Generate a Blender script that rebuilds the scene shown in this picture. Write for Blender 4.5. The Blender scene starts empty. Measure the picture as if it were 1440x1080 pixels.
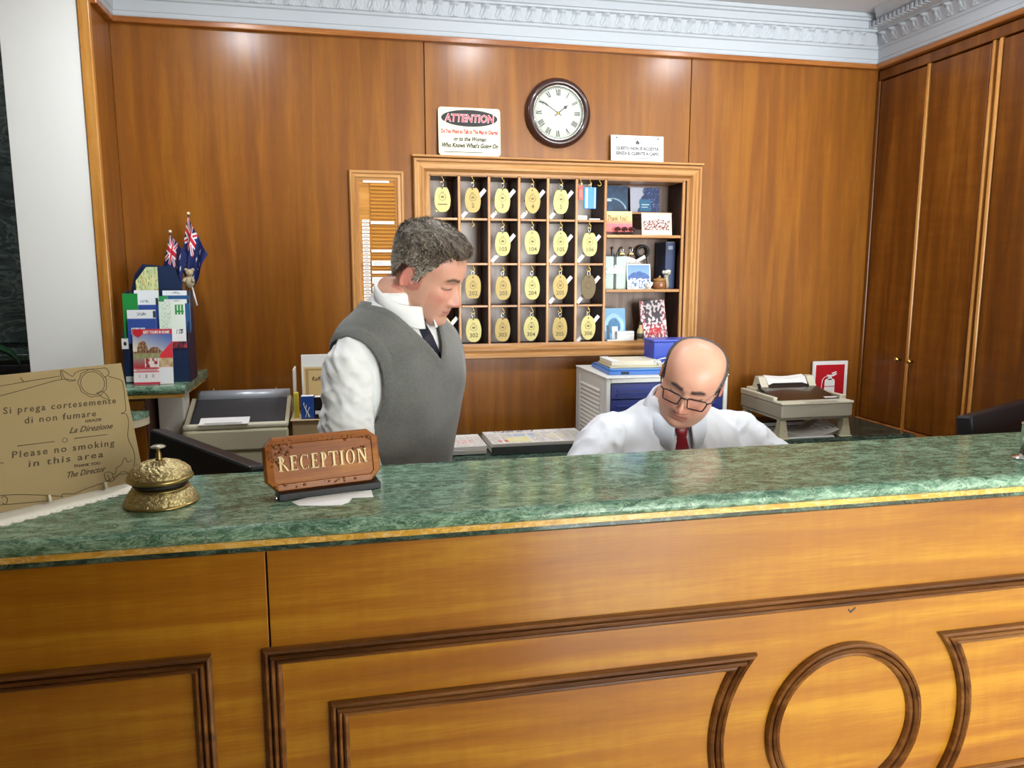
import bpy, bmesh, math, random
import numpy as np
from mathutils import Vector, Matrix, noise as mnoise
rnd = random.Random(7)
sc = bpy.context.scene
C = sc.collection
rad = math.radians
PI = math.pi
# ---------------------------------------------------------------- camera
cam_d = bpy.data.cameras.new('camera')
cam = bpy.data.objects.new('camera', cam_d)
C.objects.link(cam)
cam_d.sensor_width = 36.0
cam_d.lens = 36.0 * 1075 / 1440
cam_d.clip_start = 0.02
cam.location = (0, 0, 1.52)
cam.rotation_euler = (rad(90 - 8.4), 0, rad(-12.19))
sc.camera = cam
# ---------------------------------------------------------------- world, exposure
w = bpy.data.worlds.new('world')
sc.world = w
w.use_nodes = True
w.node_tree.nodes['Background'].inputs[0].default_value = (0.75, 0.87, 1.0, 1)
w.node_tree.nodes['Background'].inputs[1].default_value = 0.4
sc.view_settings.view_transform = 'Standard'
sc.view_settings.look = 'None'
sc.view_settings.gamma = 1
sc.view_settings.use_curve_mapping = False
sc.view_settings.exposure = 0.38
try:
    sc.cycles.use_denoising = True
    sc.cycles.max_bounces = 8
    sc.cycles.diffuse_bounces = 4
    sc.cycles.glossy_bounces = 4
    sc.cycles.sample_clamp_indirect = 8
except Exception:
    pass
# daylight through the glazed entrance on the right of the lobby
def area(name, loc, rot, sx, sy, power, col):
    d = bpy.data.lights.new(name, 'AREA')
    d.shape = 'RECTANGLE'; d.size = sx; d.size_y = sy
    d.energy = power; d.color = col
    o = bpy.data.objects.new(name, d); C.objects.link(o)
    o.location = loc; o.rotation_euler = rot
    return o
LAMP_POWER = 13
area('daylight', (2.0, -4.32, 1.25), (rad(90), 0, 0), 2.7, 2.2, 430, (0.92, 0.97, 1.0))

# ---------------------------------------------------------------- helpers
def s2l(c):
    if isinstance(c, str):
        c = [int(c[i:i + 2], 16) / 255 for i in (0, 2, 4)]
    return tuple((x / 12.92 if x <= 0.04045 else ((x + 0.055) / 1.055) ** 2.4) for x in c)

def new_mat(name):
    m = bpy.data.materials.new(name)
    m.use_nodes = True
    nt = m.node_tree
    return m, nt, nt.nodes['Principled BSDF']

def mat(name, col, rough=0.5, metal=0.0, bump=0.0, bscale=200, var=0.06, vscale=8, coat=0.0, spec=None, trans=0.0, emit=None, sheen=0.0):
    """plain coloured surface with fine procedural variation and relief"""
    m, nt, p = new_mat(name)
    c = s2l(col)
    tc = nt.nodes.new('ShaderNodeTexCoord')
    n = nt.nodes.new('ShaderNodeTexNoise'); n.inputs['Scale'].default_value = vscale
    n.inputs['Detail'].default_value = 4
    nt.links.new(tc.outputs['Object'], n.inputs['Vector'])
    r = nt.nodes.new('ShaderNodeMix'); r.data_type = 'RGBA'
    r.inputs[6].default_value = tuple(max(0, x * (1 - var)) for x in c) + (1,)
    r.inputs[7].default_value = tuple(min(1, x * (1 + var)) for x in c) + (1,)
    nt.links.new(n.outputs['Fac'], r.inputs[0])
    nt.links.new(r.outputs[2], p.inputs['Base Color'])
    p.inputs['Roughness'].default_value = rough
    p.inputs['Metallic'].default_value = metal
    p.inputs['Coat Weight'].default_value = coat
    if spec is not None: p.inputs['Specular IOR Level'].default_value = spec
    if trans: p.inputs['Transmission Weight'].default_value = trans
    if sheen: p.inputs['Sheen Weight'].default_value = sheen
    if emit:
        p.inputs['Emission Color'].default_value = s2l(emit[0]) + (1,)
        p.inputs['Emission Strength'].default_value = emit[1]
    if bump:
        n2 = nt.nodes.new('ShaderNodeTexNoise'); n2.inputs['Scale'].default_value = bscale
        nt.links.new(tc.outputs['Object'], n2.inputs['Vector'])
        b = nt.nodes.new('ShaderNodeBump'); b.inputs['Strength'].default_value = bump
        b.inputs['Distance'].default_value = 0.002
        nt.links.new(n2.outputs['Fac'], b.inputs['Height'])
        nt.links.new(b.outputs['Normal'], p.inputs['Normal'])
    return m

def ramp(nt, stops):
    r = nt.nodes.new('ShaderNodeValToRGB')
    el = r.color_ramp.elements
    while len(el) > len(stops): el.remove(el[-1])
    while len(el) < len(stops): el.new(0.5)
    for e, (pos, col) in zip(el, stops):
        e.position = pos; e.color = s2l(col) + (1,)
    return r

def wood(name, dark, mid, light, axis='Z', rough=0.32, coat=0.3, scale=1.0, figure=0.5, crough=0.22):
    """veneer: long streaks along one axis, pores and a soft cross figure"""
    m, nt, p = new_mat(name)
    tc = nt.nodes.new('ShaderNodeTexCoord')
    def mapped(sc_):
        mp = nt.nodes.new('ShaderNodeMapping')
        mp.inputs['Scale'].default_value = sc_
        nt.links.new(tc.outputs['Object'], mp.inputs['Vector'])
        return mp
    def st(a, b):
        return {'X': (a, b, b), 'Y': (b, a, b), 'Z': (b, b, a)}[axis]
    n1 = nt.nodes.new('ShaderNodeTexNoise'); n1.inputs['Scale'].default_value = 1.0 * scale
    n1.inputs['Detail'].default_value = 6; n1.inputs['Distortion'].default_value = 0.6
    nt.links.new(mapped(st(0.9, 14)).outputs[0], n1.inputs['Vector'])
    n2 = nt.nodes.new('ShaderNodeTexNoise'); n2.inputs['Scale'].default_value = 1.0 * scale
    n2.inputs['Detail'].default_value = 3
    nt.links.new(mapped(st(9, 240)).outputs[0], n2.inputs['Vector'])
    n3 = nt.nodes.new('ShaderNodeTexNoise'); n3.inputs['Scale'].default_value = 1.0 * scale
    n3.inputs['Detail'].default_value = 2
    nt.links.new(mapped(st(30, 5)).outputs[0], n3.inputs['Vector'])
    a = nt.nodes.new('ShaderNodeMath'); a.operation = 'MULTIPLY_ADD'
    a.inputs[1].default_value = 0.35; 
    nt.links.new(n2.outputs['Fac'], a.inputs[0]); nt.links.new(n1.outputs['Fac'], a.inputs[2])
    b = nt.nodes.new('ShaderNodeMath'); b.operation = 'MULTIPLY_ADD'
    b.inputs[1].default_value = 0.3 * figure
    nt.links.new(n3.outputs['Fac'], b.inputs[0]); nt.links.new(a.outputs[0], b.inputs[2])
    off = 0.175 + 0.15 * figure
    r = ramp(nt, [(0.28 + off, dark), (0.5 + off, mid), (0.72 + off, light)])
    nt.links.new(b.outputs[0], r.inputs[0])
    nt.links.new(r.outputs[0], p.inputs['Base Color'])
    p.inputs['Roughness'].default_value = rough
    p.inputs['Coat Weight'].default_value = coat
    p.inputs['Coat Roughness'].default_value = crough
    p.inputs['Specular IOR Level'].default_value = 0.25
    bp = nt.nodes.new('ShaderNodeBump'); bp.inputs['Strength'].default_value = 0.06
    bp.inputs['Distance'].default_value = 0.001
    nt.links.new(n2.outputs['Fac'], bp.inputs['Height'])
    nt.links.new(bp.outputs['Normal'], p.inputs['Normal'])
    return m

def marble(name, c0, c1, c2, vein, rough=0.12, scale=1.0):
    m, nt, p = new_mat(name)
    tc = nt.nodes.new('ShaderNodeTexCoord')
    mp = nt.nodes.new('ShaderNodeMapping'); mp.inputs['Scale'].default_value = (5 * scale, 11 * scale, 11 * scale)
    mp.inputs['Rotation'].default_value = (0, 0, 0.25)
    nt.links.new(tc.outputs['Object'], mp.inputs['Vector'])
    n1 = nt.nodes.new('ShaderNodeTexNoise'); n1.inputs['Scale'].default_value = 1.6
    n1.inputs['Detail'].default_value = 9; n1.inputs['Roughness'].default_value = 0.72; n1.inputs['Distortion'].default_value = 1.4
    nt.links.new(mp.outputs[0], n1.inputs['Vector'])
    r = ramp(nt, [(0.30, c0), (0.48, c1), (0.63, c2), (0.78, c1)])
    nt.links.new(n1.outputs['Fac'], r.inputs[0])
    # thin pale veins where a distorted noise passes through the middle
    n2 = nt.nodes.new('ShaderNodeTexNoise'); n2.inputs['Scale'].default_value = 2.2
    n2.inputs['Detail'].default_value = 8; n2.inputs['Roughness'].default_value = 0.65; n2.inputs['Distortion'].default_value = 2.2
    nt.links.new(mp.outputs[0], n2.inputs['Vector'])
    d = nt.nodes.new('ShaderNodeMath'); d.operation = 'SUBTRACT'; d.inputs[1].default_value = 0.5
    nt.links.new(n2.outputs['Fac'], d.inputs[0])
    ab = nt.nodes.new('ShaderNodeMath'); ab.operation = 'ABSOLUTE'; nt.links.new(d.outputs[0], ab.inputs[0])
    mr = nt.nodes.new('ShaderNodeMapRange'); mr.inputs[1].default_value = 0.0; mr.inputs[2].default_value = 0.035
    mr.inputs[3].default_value = 0.75; mr.inputs[4].default_value = 0.0
    nt.links.new(ab.outputs[0], mr.inputs[0])
    n3 = nt.nodes.new('ShaderNodeTexNoise'); n3.inputs['Scale'].default_value = 9; n3.inputs['Detail'].default_value = 6
    nt.links.new(mp.outputs[0], n3.inputs['Vector'])
    mu = nt.nodes.new('ShaderNodeMath'); mu.operation = 'MULTIPLY'
    nt.links.new(mr.outputs[0], mu.inputs[0]); nt.links.new(n3.outputs['Fac'], mu.inputs[1])
    mx = nt.nodes.new('ShaderNodeMix'); mx.data_type = 'RGBA'
    nt.links.new(mu.outputs[0], mx.inputs[0]); nt.links.new(r.outputs[0], mx.inputs[6])
    mx.inputs[7].default_value = s2l(vein) + (1,)
    # dark thin fissures
    n4 = nt.nodes.new('ShaderNodeTexNoise'); n4.inputs['Scale'].default_value = 1.5
    n4.inputs['Detail'].default_value = 7; n4.inputs['Distortion'].default_value = 3
    nt.links.new(mp.outputs[0], n4.inputs['Vector'])
    d4 = nt.nodes.new('ShaderNodeMath'); d4.operation = 'SUBTRACT'; d4.inputs[1].default_value = 0.47
    nt.links.new(n4.outputs['Fac'], d4.inputs[0])
    a4 = nt.nodes.new('ShaderNodeMath'); a4.operation = 'ABSOLUTE'; nt.links.new(d4.outputs[0], a4.inputs[0])
    m4 = nt.nodes.new('ShaderNodeMapRange'); m4.inputs[2].default_value = 0.02
    m4.inputs[3].default_value = 0.8; m4.inputs[4].default_value = 0.0
    nt.links.new(a4.outputs[0], m4.inputs[0])
    mx2 = nt.nodes.new('ShaderNodeMix'); mx2.data_type = 'RGBA'
    nt.links.new(m4.outputs[0], mx2.inputs[0]); nt.links.new(mx.outputs[2], mx2.inputs[6])
    mx2.inputs[7].default_value = s2l(c0) + (1,)
    nt.links.new(mx2.outputs[2], p.inputs['Base Color'])
    p.inputs['Roughness'].default_value = rough
    return m

def attr_mat(name, rough=0.5, coat=0.0, bump=0.0, bscale=300, sss=0.0):
    """colour read from the printed 'Col' attribute (flat print), with faint paper tone"""
    m, nt, p = new_mat(name)
    a = nt.nodes.new('ShaderNodeAttribute'); a.attribute_name = 'Col'
    tc = nt.nodes.new('ShaderNodeTexCoord')
    n = nt.nodes.new('ShaderNodeTexNoise'); n.inputs['Scale'].default_value = bscale
    nt.links.new(tc.outputs['Object'], n.inputs['Vector'])
    mr = nt.nodes.new('ShaderNodeMapRange'); mr.inputs[3].default_value = 0.95; mr.inputs[4].default_value = 1.05
    nt.links.new(n.outputs['Fac'], mr.inputs[0])
    mx = nt.nodes.new('ShaderNodeMix'); mx.data_type = 'RGBA'; mx.blend_type = 'MULTIPLY'; mx.inputs[0].default_value = 1
    nt.links.new(a.outputs['Color'], mx.inputs[6]); nt.links.new(mr.outputs[0], mx.inputs[7])
    nt.links.new(mx.outputs[2], p.inputs['Base Color'])
    p.inputs['Roughness'].default_value = rough
    p.inputs['Coat Weight'].default_value = coat
    if sss:
        p.inputs['Subsurface Weight'].default_value = sss
        p.inputs['Subsurface Radius'].default_value = (0.012, 0.004, 0.002)
        p.inputs['Subsurface Scale'].default_value = 0.6
    if bump:
        b = nt.nodes.new('ShaderNodeBump'); b.inputs['Strength'].default_value = bump
        b.inputs['Distance'].default_value = 0.001
        nt.links.new(n.outputs['Fac'], b.inputs['Height']); nt.links.new(b.outputs['Normal'], p.inputs['Normal'])
    return m

class MB:
    """collects shapes and links them as ONE mesh object"""
    def __init__(s): s.v = []; s.f = []; s.mi = []; s.sm = []
    def add(s, vs, fs, mi=0, smooth=False, M=None):
        o = len(s.v)
        if M is not None: vs = [tuple(M @ Vector(p)) for p in vs]
        s.v += [tuple(p) for p in vs]
        for f in fs:
            s.f.append([o + i for i in f]); s.mi.append(mi); s.sm.append(smooth)
        return s
    def box(s, x0, x1, y0, y1, z0, z1, b=0.0, mi=0, M=None):
        if b <= 0:
            vs = [(x, y, z) for x in (x0, x1) for y in (y0, y1) for z in (z0, z1)]
            return s.add(vs, [(0, 1, 3, 2), (4, 6, 7, 5), (0, 4, 5, 1), (2, 3, 7, 6), (0, 2, 6, 4), (1, 5, 7, 3)], mi, False, M)
        b = min(b, abs(x1 - x0) * .49, abs(y1 - y0) * .49, abs(z1 - z0) * .49)
        bm = bmesh.new()
        r = bmesh.ops.create_cube(bm, size=1)
        for v in bm.verts:
            v.co = Vector(((x0 + x1) / 2 + v.co.x * (x1 - x0), (y0 + y1) / 2 + v.co.y * (y1 - y0), (z0 + z1) / 2 + v.co.z * (z1 - z0)))
        bmesh.ops.bevel(bm, geom=bm.edges[:], offset=b, segments=2, affect='EDGES', profile=0.5)
        s.bm(bm, mi, M); return s
    def bm(s, bm, mi=0, M=None, smooth=False):
        bm.verts.index_update()
        s.add([tuple(v.co) for v in bm.verts], [[v.index for v in f.verts] for f in bm.faces], mi, smooth, M)
        bm.free(); return s
    def rings(s, rings, mi=0, smooth=True, cap=True, closed=False, M=None, wrap=True):
        n = len(rings[0]); vs = [p for r in rings for p in r]; fs = []
        R = len(rings)
        for i in range(R if closed else R - 1):
            j = (i + 1) % R
            for k in range(n if wrap else n - 1):
                l = (k + 1) % n
                fs.append((i * n + k, i * n + l, j * n + l, j * n + k))
        if cap and not closed and wrap:
            fs.append(tuple(range(n - 1, -1, -1))); fs.append(tuple((R - 1) * n + k for k in range(n)))
        return s.add(vs, fs, mi, smooth, M)
    def tube(s, pts, r, n=8, mi=0, cap=True, closed=False, smooth=True, M=None, flat=1.0):
        pts = [Vector(p) for p in pts]; N = len(pts)
        rs = r if isinstance(r, (list, tuple)) else [r] * N
        rings = []; up = None
        for i in range(N):
            if closed: t = pts[(i + 1) % N] - pts[i - 1]
            else: t = pts[min(i + 1, N - 1)] - pts[max(i - 1, 0)]
            t.normalize()
            if up is None:
                up = Vector((0, 0, 1)) if abs(t.z) < .9 else Vector((0, 1, 0))
            a = t.cross(up); 
            if a.length < 1e-6: a = t.orthogonal()
            a.normalize(); b = a.cross(t); b.normalize(); up = b
            rings.append([tuple(pts[i] + a * (math.cos(2 * PI * k / n) * rs[i]) + b * (math.sin(2 * PI * k / n) * rs[i] * flat)) for k in range(n)])
        return s.rings(rings, mi, smooth, cap, closed, M)
    def lathe(s, prof, n=32, mi=0, smooth=True, M=None, sx=1, sy=1):
        rings = [[(r * math.cos(2 * PI * k / n) * sx, r * math.sin(2 * PI * k / n) * sy, z) for k in range(n)] for r, z in prof]
        return s.rings(rings, mi, smooth, True, False, M)
    def prism(s, poly, d0, d1, mi=0, M=None, plane='XZ'):
        """polygon in a plane, extruded between two depths"""
        n = len(poly)
        def P(p, d): return (p[0], d, p[1]) if plane == 'XZ' else (p[0], p[1], d) if plane == 'XY' else (d, p[0], p[1])
        vs = [P(p, d0) for p in poly] + [P(p, d1) for p in poly]
        fs = [tuple(range(n)), tuple(range(2 * n - 1, n - 1, -1))] + [(k, (k + 1) % n, n + (k + 1) % n, n + k) for k in range(n)]
        return s.add(vs, fs, mi, False, M)
    def mesh(s, name, mats):
        me = bpy.data.meshes.new(name)
        me.from_pydata(s.v, [], s.f)
        for m in (mats if isinstance(mats, (list, tuple)) else [mats]): me.materials.append(m)
        me.polygons.foreach_set('material_index', s.mi)
        me.polygons.foreach_set('use_smooth', s.sm)
        bm = bmesh.new(); bm.from_mesh(me)
        bmesh.ops.recalc_face_normals(bm, faces=bm.faces); bm.to_mesh(me); bm.free()
        me.update()
        return me
    def obj(s, name, mats, parent=None, loc=(0, 0, 0), rot=(0, 0, 0), bevel=0, sharp=None):
        return link(name, s.mesh(name, mats), parent, loc, rot)

def link(name, me, parent=None, loc=(0, 0, 0), rot=(0, 0, 0)):
    o = bpy.data.objects.new(name, me); C.objects.link(o)
    o.parent = parent; o.location = loc; o.rotation_euler = rot
    return o

def tag(o, label, cat, group=None):
    o['label'] = label; o['category'] = cat
    if group: o['group'] = group
    return o

def thing(name, label, cat, loc=(0, 0, 0), rot=(0, 0, 0), group=None):
    o = bpy.data.objects.new(name, None); C.objects.link(o)
    o.empty_display_size = 0.05
    o.location = loc; o.rotation_euler = rot
    return tag(o, label, cat, group)

def struct(o):
    o['kind'] = 'structure'; return o

def dup(root, loc=None, rot=None, label=None):
    r = root.copy(); C.objects.link(r)
    if loc is not None: r.location = loc
    if rot is not None: r.rotation_euler = rot
    if label: r['label'] = label
    for ch in list(root.children):
        c = ch.copy(); C.objects.link(c); c.parent = r
        for g in list(ch.children):
            d = g.copy(); C.objects.link(d); d.parent = c
    return r

def text_mesh(txt, size, depth=0.0004, shear=0.0, space=1.0, bold=0.0, align='CENTER', sx=1.0):
    """flat lettering in the XZ plane, reading from -Y, origin on its baseline"""
    cu = bpy.data.curves.new('lettering', 'FONT')
    cu.body = txt; cu.size = size; cu.shear = shear; cu.space_character = space
    cu.offset = bold; cu.align_x = align; cu.extrude = depth / 2; cu.resolution_u = 2
    o = bpy.data.objects.new('lettering', cu); C.objects.link(o)
    dg = bpy.context.evaluated_depsgraph_get(); dg.update()
    me = bpy.data.meshes.new_from_object(o.evaluated_get(dg))
    bpy.data.objects.remove(o); bpy.data.curves.remove(cu)
    me.transform(Matrix.Diagonal((sx, 1, 1, 1)))
    me.transform(Matrix.Rotation(PI / 2, 4, 'X'))
    me.materials.clear()
    return me

def text(name, txt, size, m, parent, loc, rot=(0, 0, 0), width=None, **k):
    me = text_mesh(txt, size, **k)
    if width:
        xs = [v.co.x for v in me.vertices]
        if xs and max(xs) > min(xs):
            me.transform(Matrix.Diagonal((width / (max(xs) - min(xs)), 1, 1, 1)))
    me.materials.append(m)
    return link(name, me, parent, loc, rot)

def printed_mesh(name, w_, h, nx, ny, fn, m, thick=0.0012, deform=None, side=(0.9, 0.9, 0.88)):
    """a card standing in XZ, bottom centre at the origin, print on its -Y face as a colour attribute"""
    vs = []; cols = []
    for j in range(ny + 1):
        for i in range(nx + 1):
            u, v = i / nx, j / ny
            x, z, y = (u - .5) * w_, v * h, 0.0
            vs.append((x, y, z)); cols.append(s2l(fn(u, v)))
    N = (nx + 1) * (ny + 1)
    fs = []
    for j in range(ny):
        for i in range(nx):
            a = j * (nx + 1) + i
            fs.append((a, a + 1, a + nx + 2, a + nx + 1))
    back = [(x, y + thick, z) for x, y, z in vs]
    fb = [tuple(N + k for k in reversed(f)) for f in fs]
    border = [i for i in range(nx + 1)] + [j * (nx + 1) + nx for j in range(1, ny + 1)] + \
             [ny * (nx + 1) + i for i in range(nx - 1, -1, -1)] + [j * (nx + 1) for j in range(ny - 1, 0, -1)]
    fe = [(border[k], N + border[k], N + border[(k + 1) % len(border)], border[(k + 1) % len(border)]) for k in range(len(border))]
    vs = vs + back
    if deform: vs = [deform(*p) for p in vs]
    me = bpy.data.meshes.new(name)
    me.from_pydata(vs, [], fs + fb + fe)
    at = me.color_attributes.new('Col', 'FLOAT_COLOR', 'CORNER')
    sd = s2l(side); nf = len(fs)
    buf = []
    for pi, p in enumerate(me.polygons):
        for vi in p.vertices:
            c = cols[vi] if pi < nf and vi < N else sd
            buf += [c[0], c[1], c[2], 1]
    at.data.foreach_set('color', buf)
    me.materials.append(m)
    me.update()
    return me

def printed(name, w_, h, nx, ny, fn, m, parent=None, loc=(0, 0, 0), rot=(0, 0, 0), **k):
    return link(name, printed_mesh(name, w_, h, nx, ny, fn, m, **k), parent, loc, rot)

def sweep(mb, path, prof, closed=False, mi=0, ypl=0.0, smooth=False):
    """moulding: profile (a = offset to the path's left, h = height out of the wall towards -Y) swept along an XZ path, mitred"""
    N = len(path); rings = []
    P = [Vector((p[0], p[1])) for p in path]
    for i in range(N):
        if closed: d0 = (P[i] - P[i - 1]).normalized(); d1 = (P[(i + 1) % N] - P[i]).normalized()
        else:
            d0 = (P[i] - P[i - 1]).normalized() if i else None
            d1 = (P[i + 1] - P[i]).normalized() if i < N - 1 else None
            d0 = d0 or d1; d1 = d1 or d0
        n0 = Vector((-d0.y, d0.x)); n1 = Vector((-d1.y, d1.x))
        n = (n0 + n1)
        n = n / max(0.15, n.dot(n0)) 
        rings.append([(P[i].x + n.x * a, ypl - h, P[i].y + n.y * a) for a, h in prof])
    return mb.rings(rings, mi, smooth, True, closed)
# ================================================================ materials
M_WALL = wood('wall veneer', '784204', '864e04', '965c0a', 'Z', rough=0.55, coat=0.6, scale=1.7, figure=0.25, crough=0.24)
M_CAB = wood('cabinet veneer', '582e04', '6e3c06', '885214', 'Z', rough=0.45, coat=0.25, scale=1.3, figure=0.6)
M_FRONT = wood('counter veneer', '824c05', '925c07', 'a67414', 'X', rough=0.45, coat=0.45, scale=1.4, figure=0.55, crough=0.2)
M_RAIL = wood('rail wood', '7a4418', 'a06028', 'bd8044', 'X', rough=0.4, coat=0.4, scale=1.6, figure=0.2)
M_MOULD = wood('moulding wood', '462810', '6a401c', '8c5e30', 'X', rough=0.28, coat=0.6, scale=2.5, figure=0.1)
M_RACK = wood('rack wood', '96622e', 'b27e46', 'ca9a62', 'X', rough=0.4, coat=0.3, scale=2, figure=0.1)
M_RACKV = wood('rack wood upright', '96622e', 'b27e46', 'ca9a62', 'Z', rough=0.4, coat=0.3, scale=2, figure=0.1)
M_TRIMV = wood('light upright trim', '9a6022', 'bc7e34', 'd09a52', 'Z', rough=0.4, coat=0.3, scale=2, figure=0.2)
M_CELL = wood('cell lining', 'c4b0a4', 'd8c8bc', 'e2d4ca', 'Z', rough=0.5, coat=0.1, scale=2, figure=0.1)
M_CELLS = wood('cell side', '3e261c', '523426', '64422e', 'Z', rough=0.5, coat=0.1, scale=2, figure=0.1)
M_MARB = marble('green marble', '223e2e', '52755e', '8aaa90', 'c8dcc0', scale=1.9)
M_MARBD = marble('dark green marble', '16241e', '26382f', '3e5548', '7c917f', scale=0.8)
M_STRIP = marble('yellow stone', 'a87a26', 'c49434', 'd8ae58', 'ead8b0', rough=0.25)
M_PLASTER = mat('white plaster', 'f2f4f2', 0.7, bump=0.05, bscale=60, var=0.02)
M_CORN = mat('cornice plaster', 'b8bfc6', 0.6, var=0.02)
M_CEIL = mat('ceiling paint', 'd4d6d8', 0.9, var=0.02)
M_CREAM = mat('lobby wall paint', 'e6e0d2', 0.8, var=0.03)
M_FLOOR = marble('lobby floor marble', 'b8ad98', 'd2c8b4', 'e2dac8', 'f0ece0', rough=0.15, scale=0.15)
M_DARKW = marble('dark wall stone', '2c3432', '3c4644', '525e5a', '8a968e', rough=0.18, scale=0.35)
M_BLACK = mat('black plastic', '15161a', 0.42, bump=0.1, bscale=900)
M_DARK = mat('dark grey plastic', '34363a', 0.4)
M_WHITE = mat('white card', 'f2f2ee', 0.6, var=0.02)
M_INK = mat('black ink', '1c1a18', 0.6)
M_CHROME = mat('polished steel', 'd0d0cc', 0.16, 1.0)
M_BRASS = mat('brass', 'd8b860', 0.25, 1.0)
M_GLOBE = mat('globe glass', 'ffffff', 0.4, emit=('fff6e8', 40.0))
M_LAMP = mat('lamp glass', 'ffffff', 0.4, emit=('f6f9ff', 235.0))

# ================================================================ setting
o = struct(MB().box(-4, 4.2, -4.2, 3.7, -0.1, 0).obj('floor', M_FLOOR))
ceil_o = struct(MB().box(-4, 4.2, -4.2, 3.75, 2.56, 2.66).obj('ceiling', M_CEIL))
# back wall: veneered sheets with open joints on a dark backing
wb = struct(MB().box(-0.80, 2.9, 3.19, 3.25, 0, 2.56).obj('wall_back', M_DARKW))
J0, J1 = 0.312, 1.387
for (x0, x1, z0, z1) in ((-0.765, J0 - .0015, 0.0, 2.37), (J0 + .0015, J1 - .0015, 1.905, 2.37), (J0 + .0015, J1 - .0015, 0.0, 1.195), (J1 + .0015, 2.245, 0.0, 2.37)):
    MB().box(x0, x1, 3.0, 3.02, z0, z1, .0015).obj('panel', M_WALL, wb)
MB().box(-0.765, 2.24, 2.978, 3.02, 2.362, 2.382, .003).obj('rail', M_RAIL, wb)
# short side wall on the left, its light edge strip, and the plastered pier
wl = struct(MB().box(-0.80, -0.765, 2.80, 3.0, 0, 2.37, .001).obj('wall_left', M_WALL))
MB().box(-0.797, -0.763, 2.775, 2.80, 0, 2.40, .003).obj('edge_strip', M_TRIMV, wl)
MB().box(-0.785, -0.745, 2.80, 2.978, 2.362, 2.382, .003).obj('rail', M_RAIL, wl)
struct(MB().box(-1.027, -0.800, 2.785, 3.3, 0, 2.56, .003).obj('wall_pier', M_PLASTER))
wd = struct(MB().box(-4.0, -0.9, 3.6, 3.7, 0, 2.56).obj('wall_dark', M_DARKW))
for k in range(3):
    MB().box(-1.62 - k * .62, -1.02 - k * .62, 3.585, 3.61, 1.22, 2.5, .004).obj('stone_slab', M_DARKW, wd)
g = MB().box(-2.2, -1.03, 3.46, 3.60, 0.0, 1.16, .004)
g.obj('plinth', M_DARK, wd)
for k in range(9):
    MB().box(-2.2, -1.03, 3.445, 3.462, 0.80 + k * .04, 0.822 + k * .04, .003).obj('grille_slat', M_BLACK, wd)
MB().box(-2.22, -1.02, 3.44, 3.60, 1.16, 1.185, .004).obj('ledge', M_MARBD, wd)
# lobby shell behind the camera
struct(MB().box(-4.1, -4.0, -4.2, 3.7, 0, 2.56).obj('wall_lobby_left', M_WALL))
struct(MB().box(-4, .58, -4.3, -4.2, 0, 2.56).box(3.42, 4.2, -4.3, -4.2, 0, 2.56).box(.58, 3.42, -4.3, -4.2, 2.42, 2.56).obj('wall_front', M_CREAM))
struct(MB().box(3.6, 3.7, -4.2, 1.3, 0, 2.56).obj('wall_lobby_right', M_CREAM))
struct(MB().box(2.25, 3.7, 1.2, 1.3, 0, 2.56).obj('wall_lobby_end', M_CREAM))
# unseen partition, added to keep daylight off the left counter front
struct(MB().box(-4.0, .80, -.72, -.60, 0, 2.56).obj('wall_light_blocker', M_WALL))
d1 = struct(MB().box(.58, 3.42, -4.28, -4.22, 2.36, 2.42).obj('door_1', M_BRASS))
for x_ in (.58, 1.50, 2.44, 3.36):
    MB().box(x_, x_ + .06, -4.28, -4.22, 0, 2.36, .003).obj('door_post', M_BRASS, d1)

# right wall: full-height cupboards above and below the back counter
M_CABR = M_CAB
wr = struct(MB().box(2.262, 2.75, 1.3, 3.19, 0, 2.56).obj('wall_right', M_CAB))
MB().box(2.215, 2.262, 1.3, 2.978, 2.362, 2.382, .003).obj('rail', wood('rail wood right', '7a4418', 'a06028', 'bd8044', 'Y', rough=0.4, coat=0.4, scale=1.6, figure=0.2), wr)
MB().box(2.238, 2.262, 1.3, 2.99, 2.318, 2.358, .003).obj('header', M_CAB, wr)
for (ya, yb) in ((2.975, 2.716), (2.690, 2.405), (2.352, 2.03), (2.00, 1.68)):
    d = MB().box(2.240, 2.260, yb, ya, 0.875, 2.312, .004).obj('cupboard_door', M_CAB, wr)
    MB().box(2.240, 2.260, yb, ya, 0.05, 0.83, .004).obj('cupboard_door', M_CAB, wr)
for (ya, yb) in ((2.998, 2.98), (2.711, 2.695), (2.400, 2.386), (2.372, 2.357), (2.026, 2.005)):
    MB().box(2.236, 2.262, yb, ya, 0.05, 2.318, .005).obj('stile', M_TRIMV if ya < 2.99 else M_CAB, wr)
MB().box(2.228, 2.262, 1.3, 2.99, 0.832, 0.872, .003).obj('sill_rail', M_RAIL, wr)
for y in (2.738, 2.668):
    k = MB().lathe([(0.004, 0), (0.004, .012), (.010, .016), (.011, .022), (.007, .027), (0.0005, .028)], 16, M=Matrix.Translation((2.240, y, 1.158)) @ Matrix.Rotation(-PI / 2, 4, 'Y'))
    k.obj('knob', M_BRASS, wr)

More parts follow.
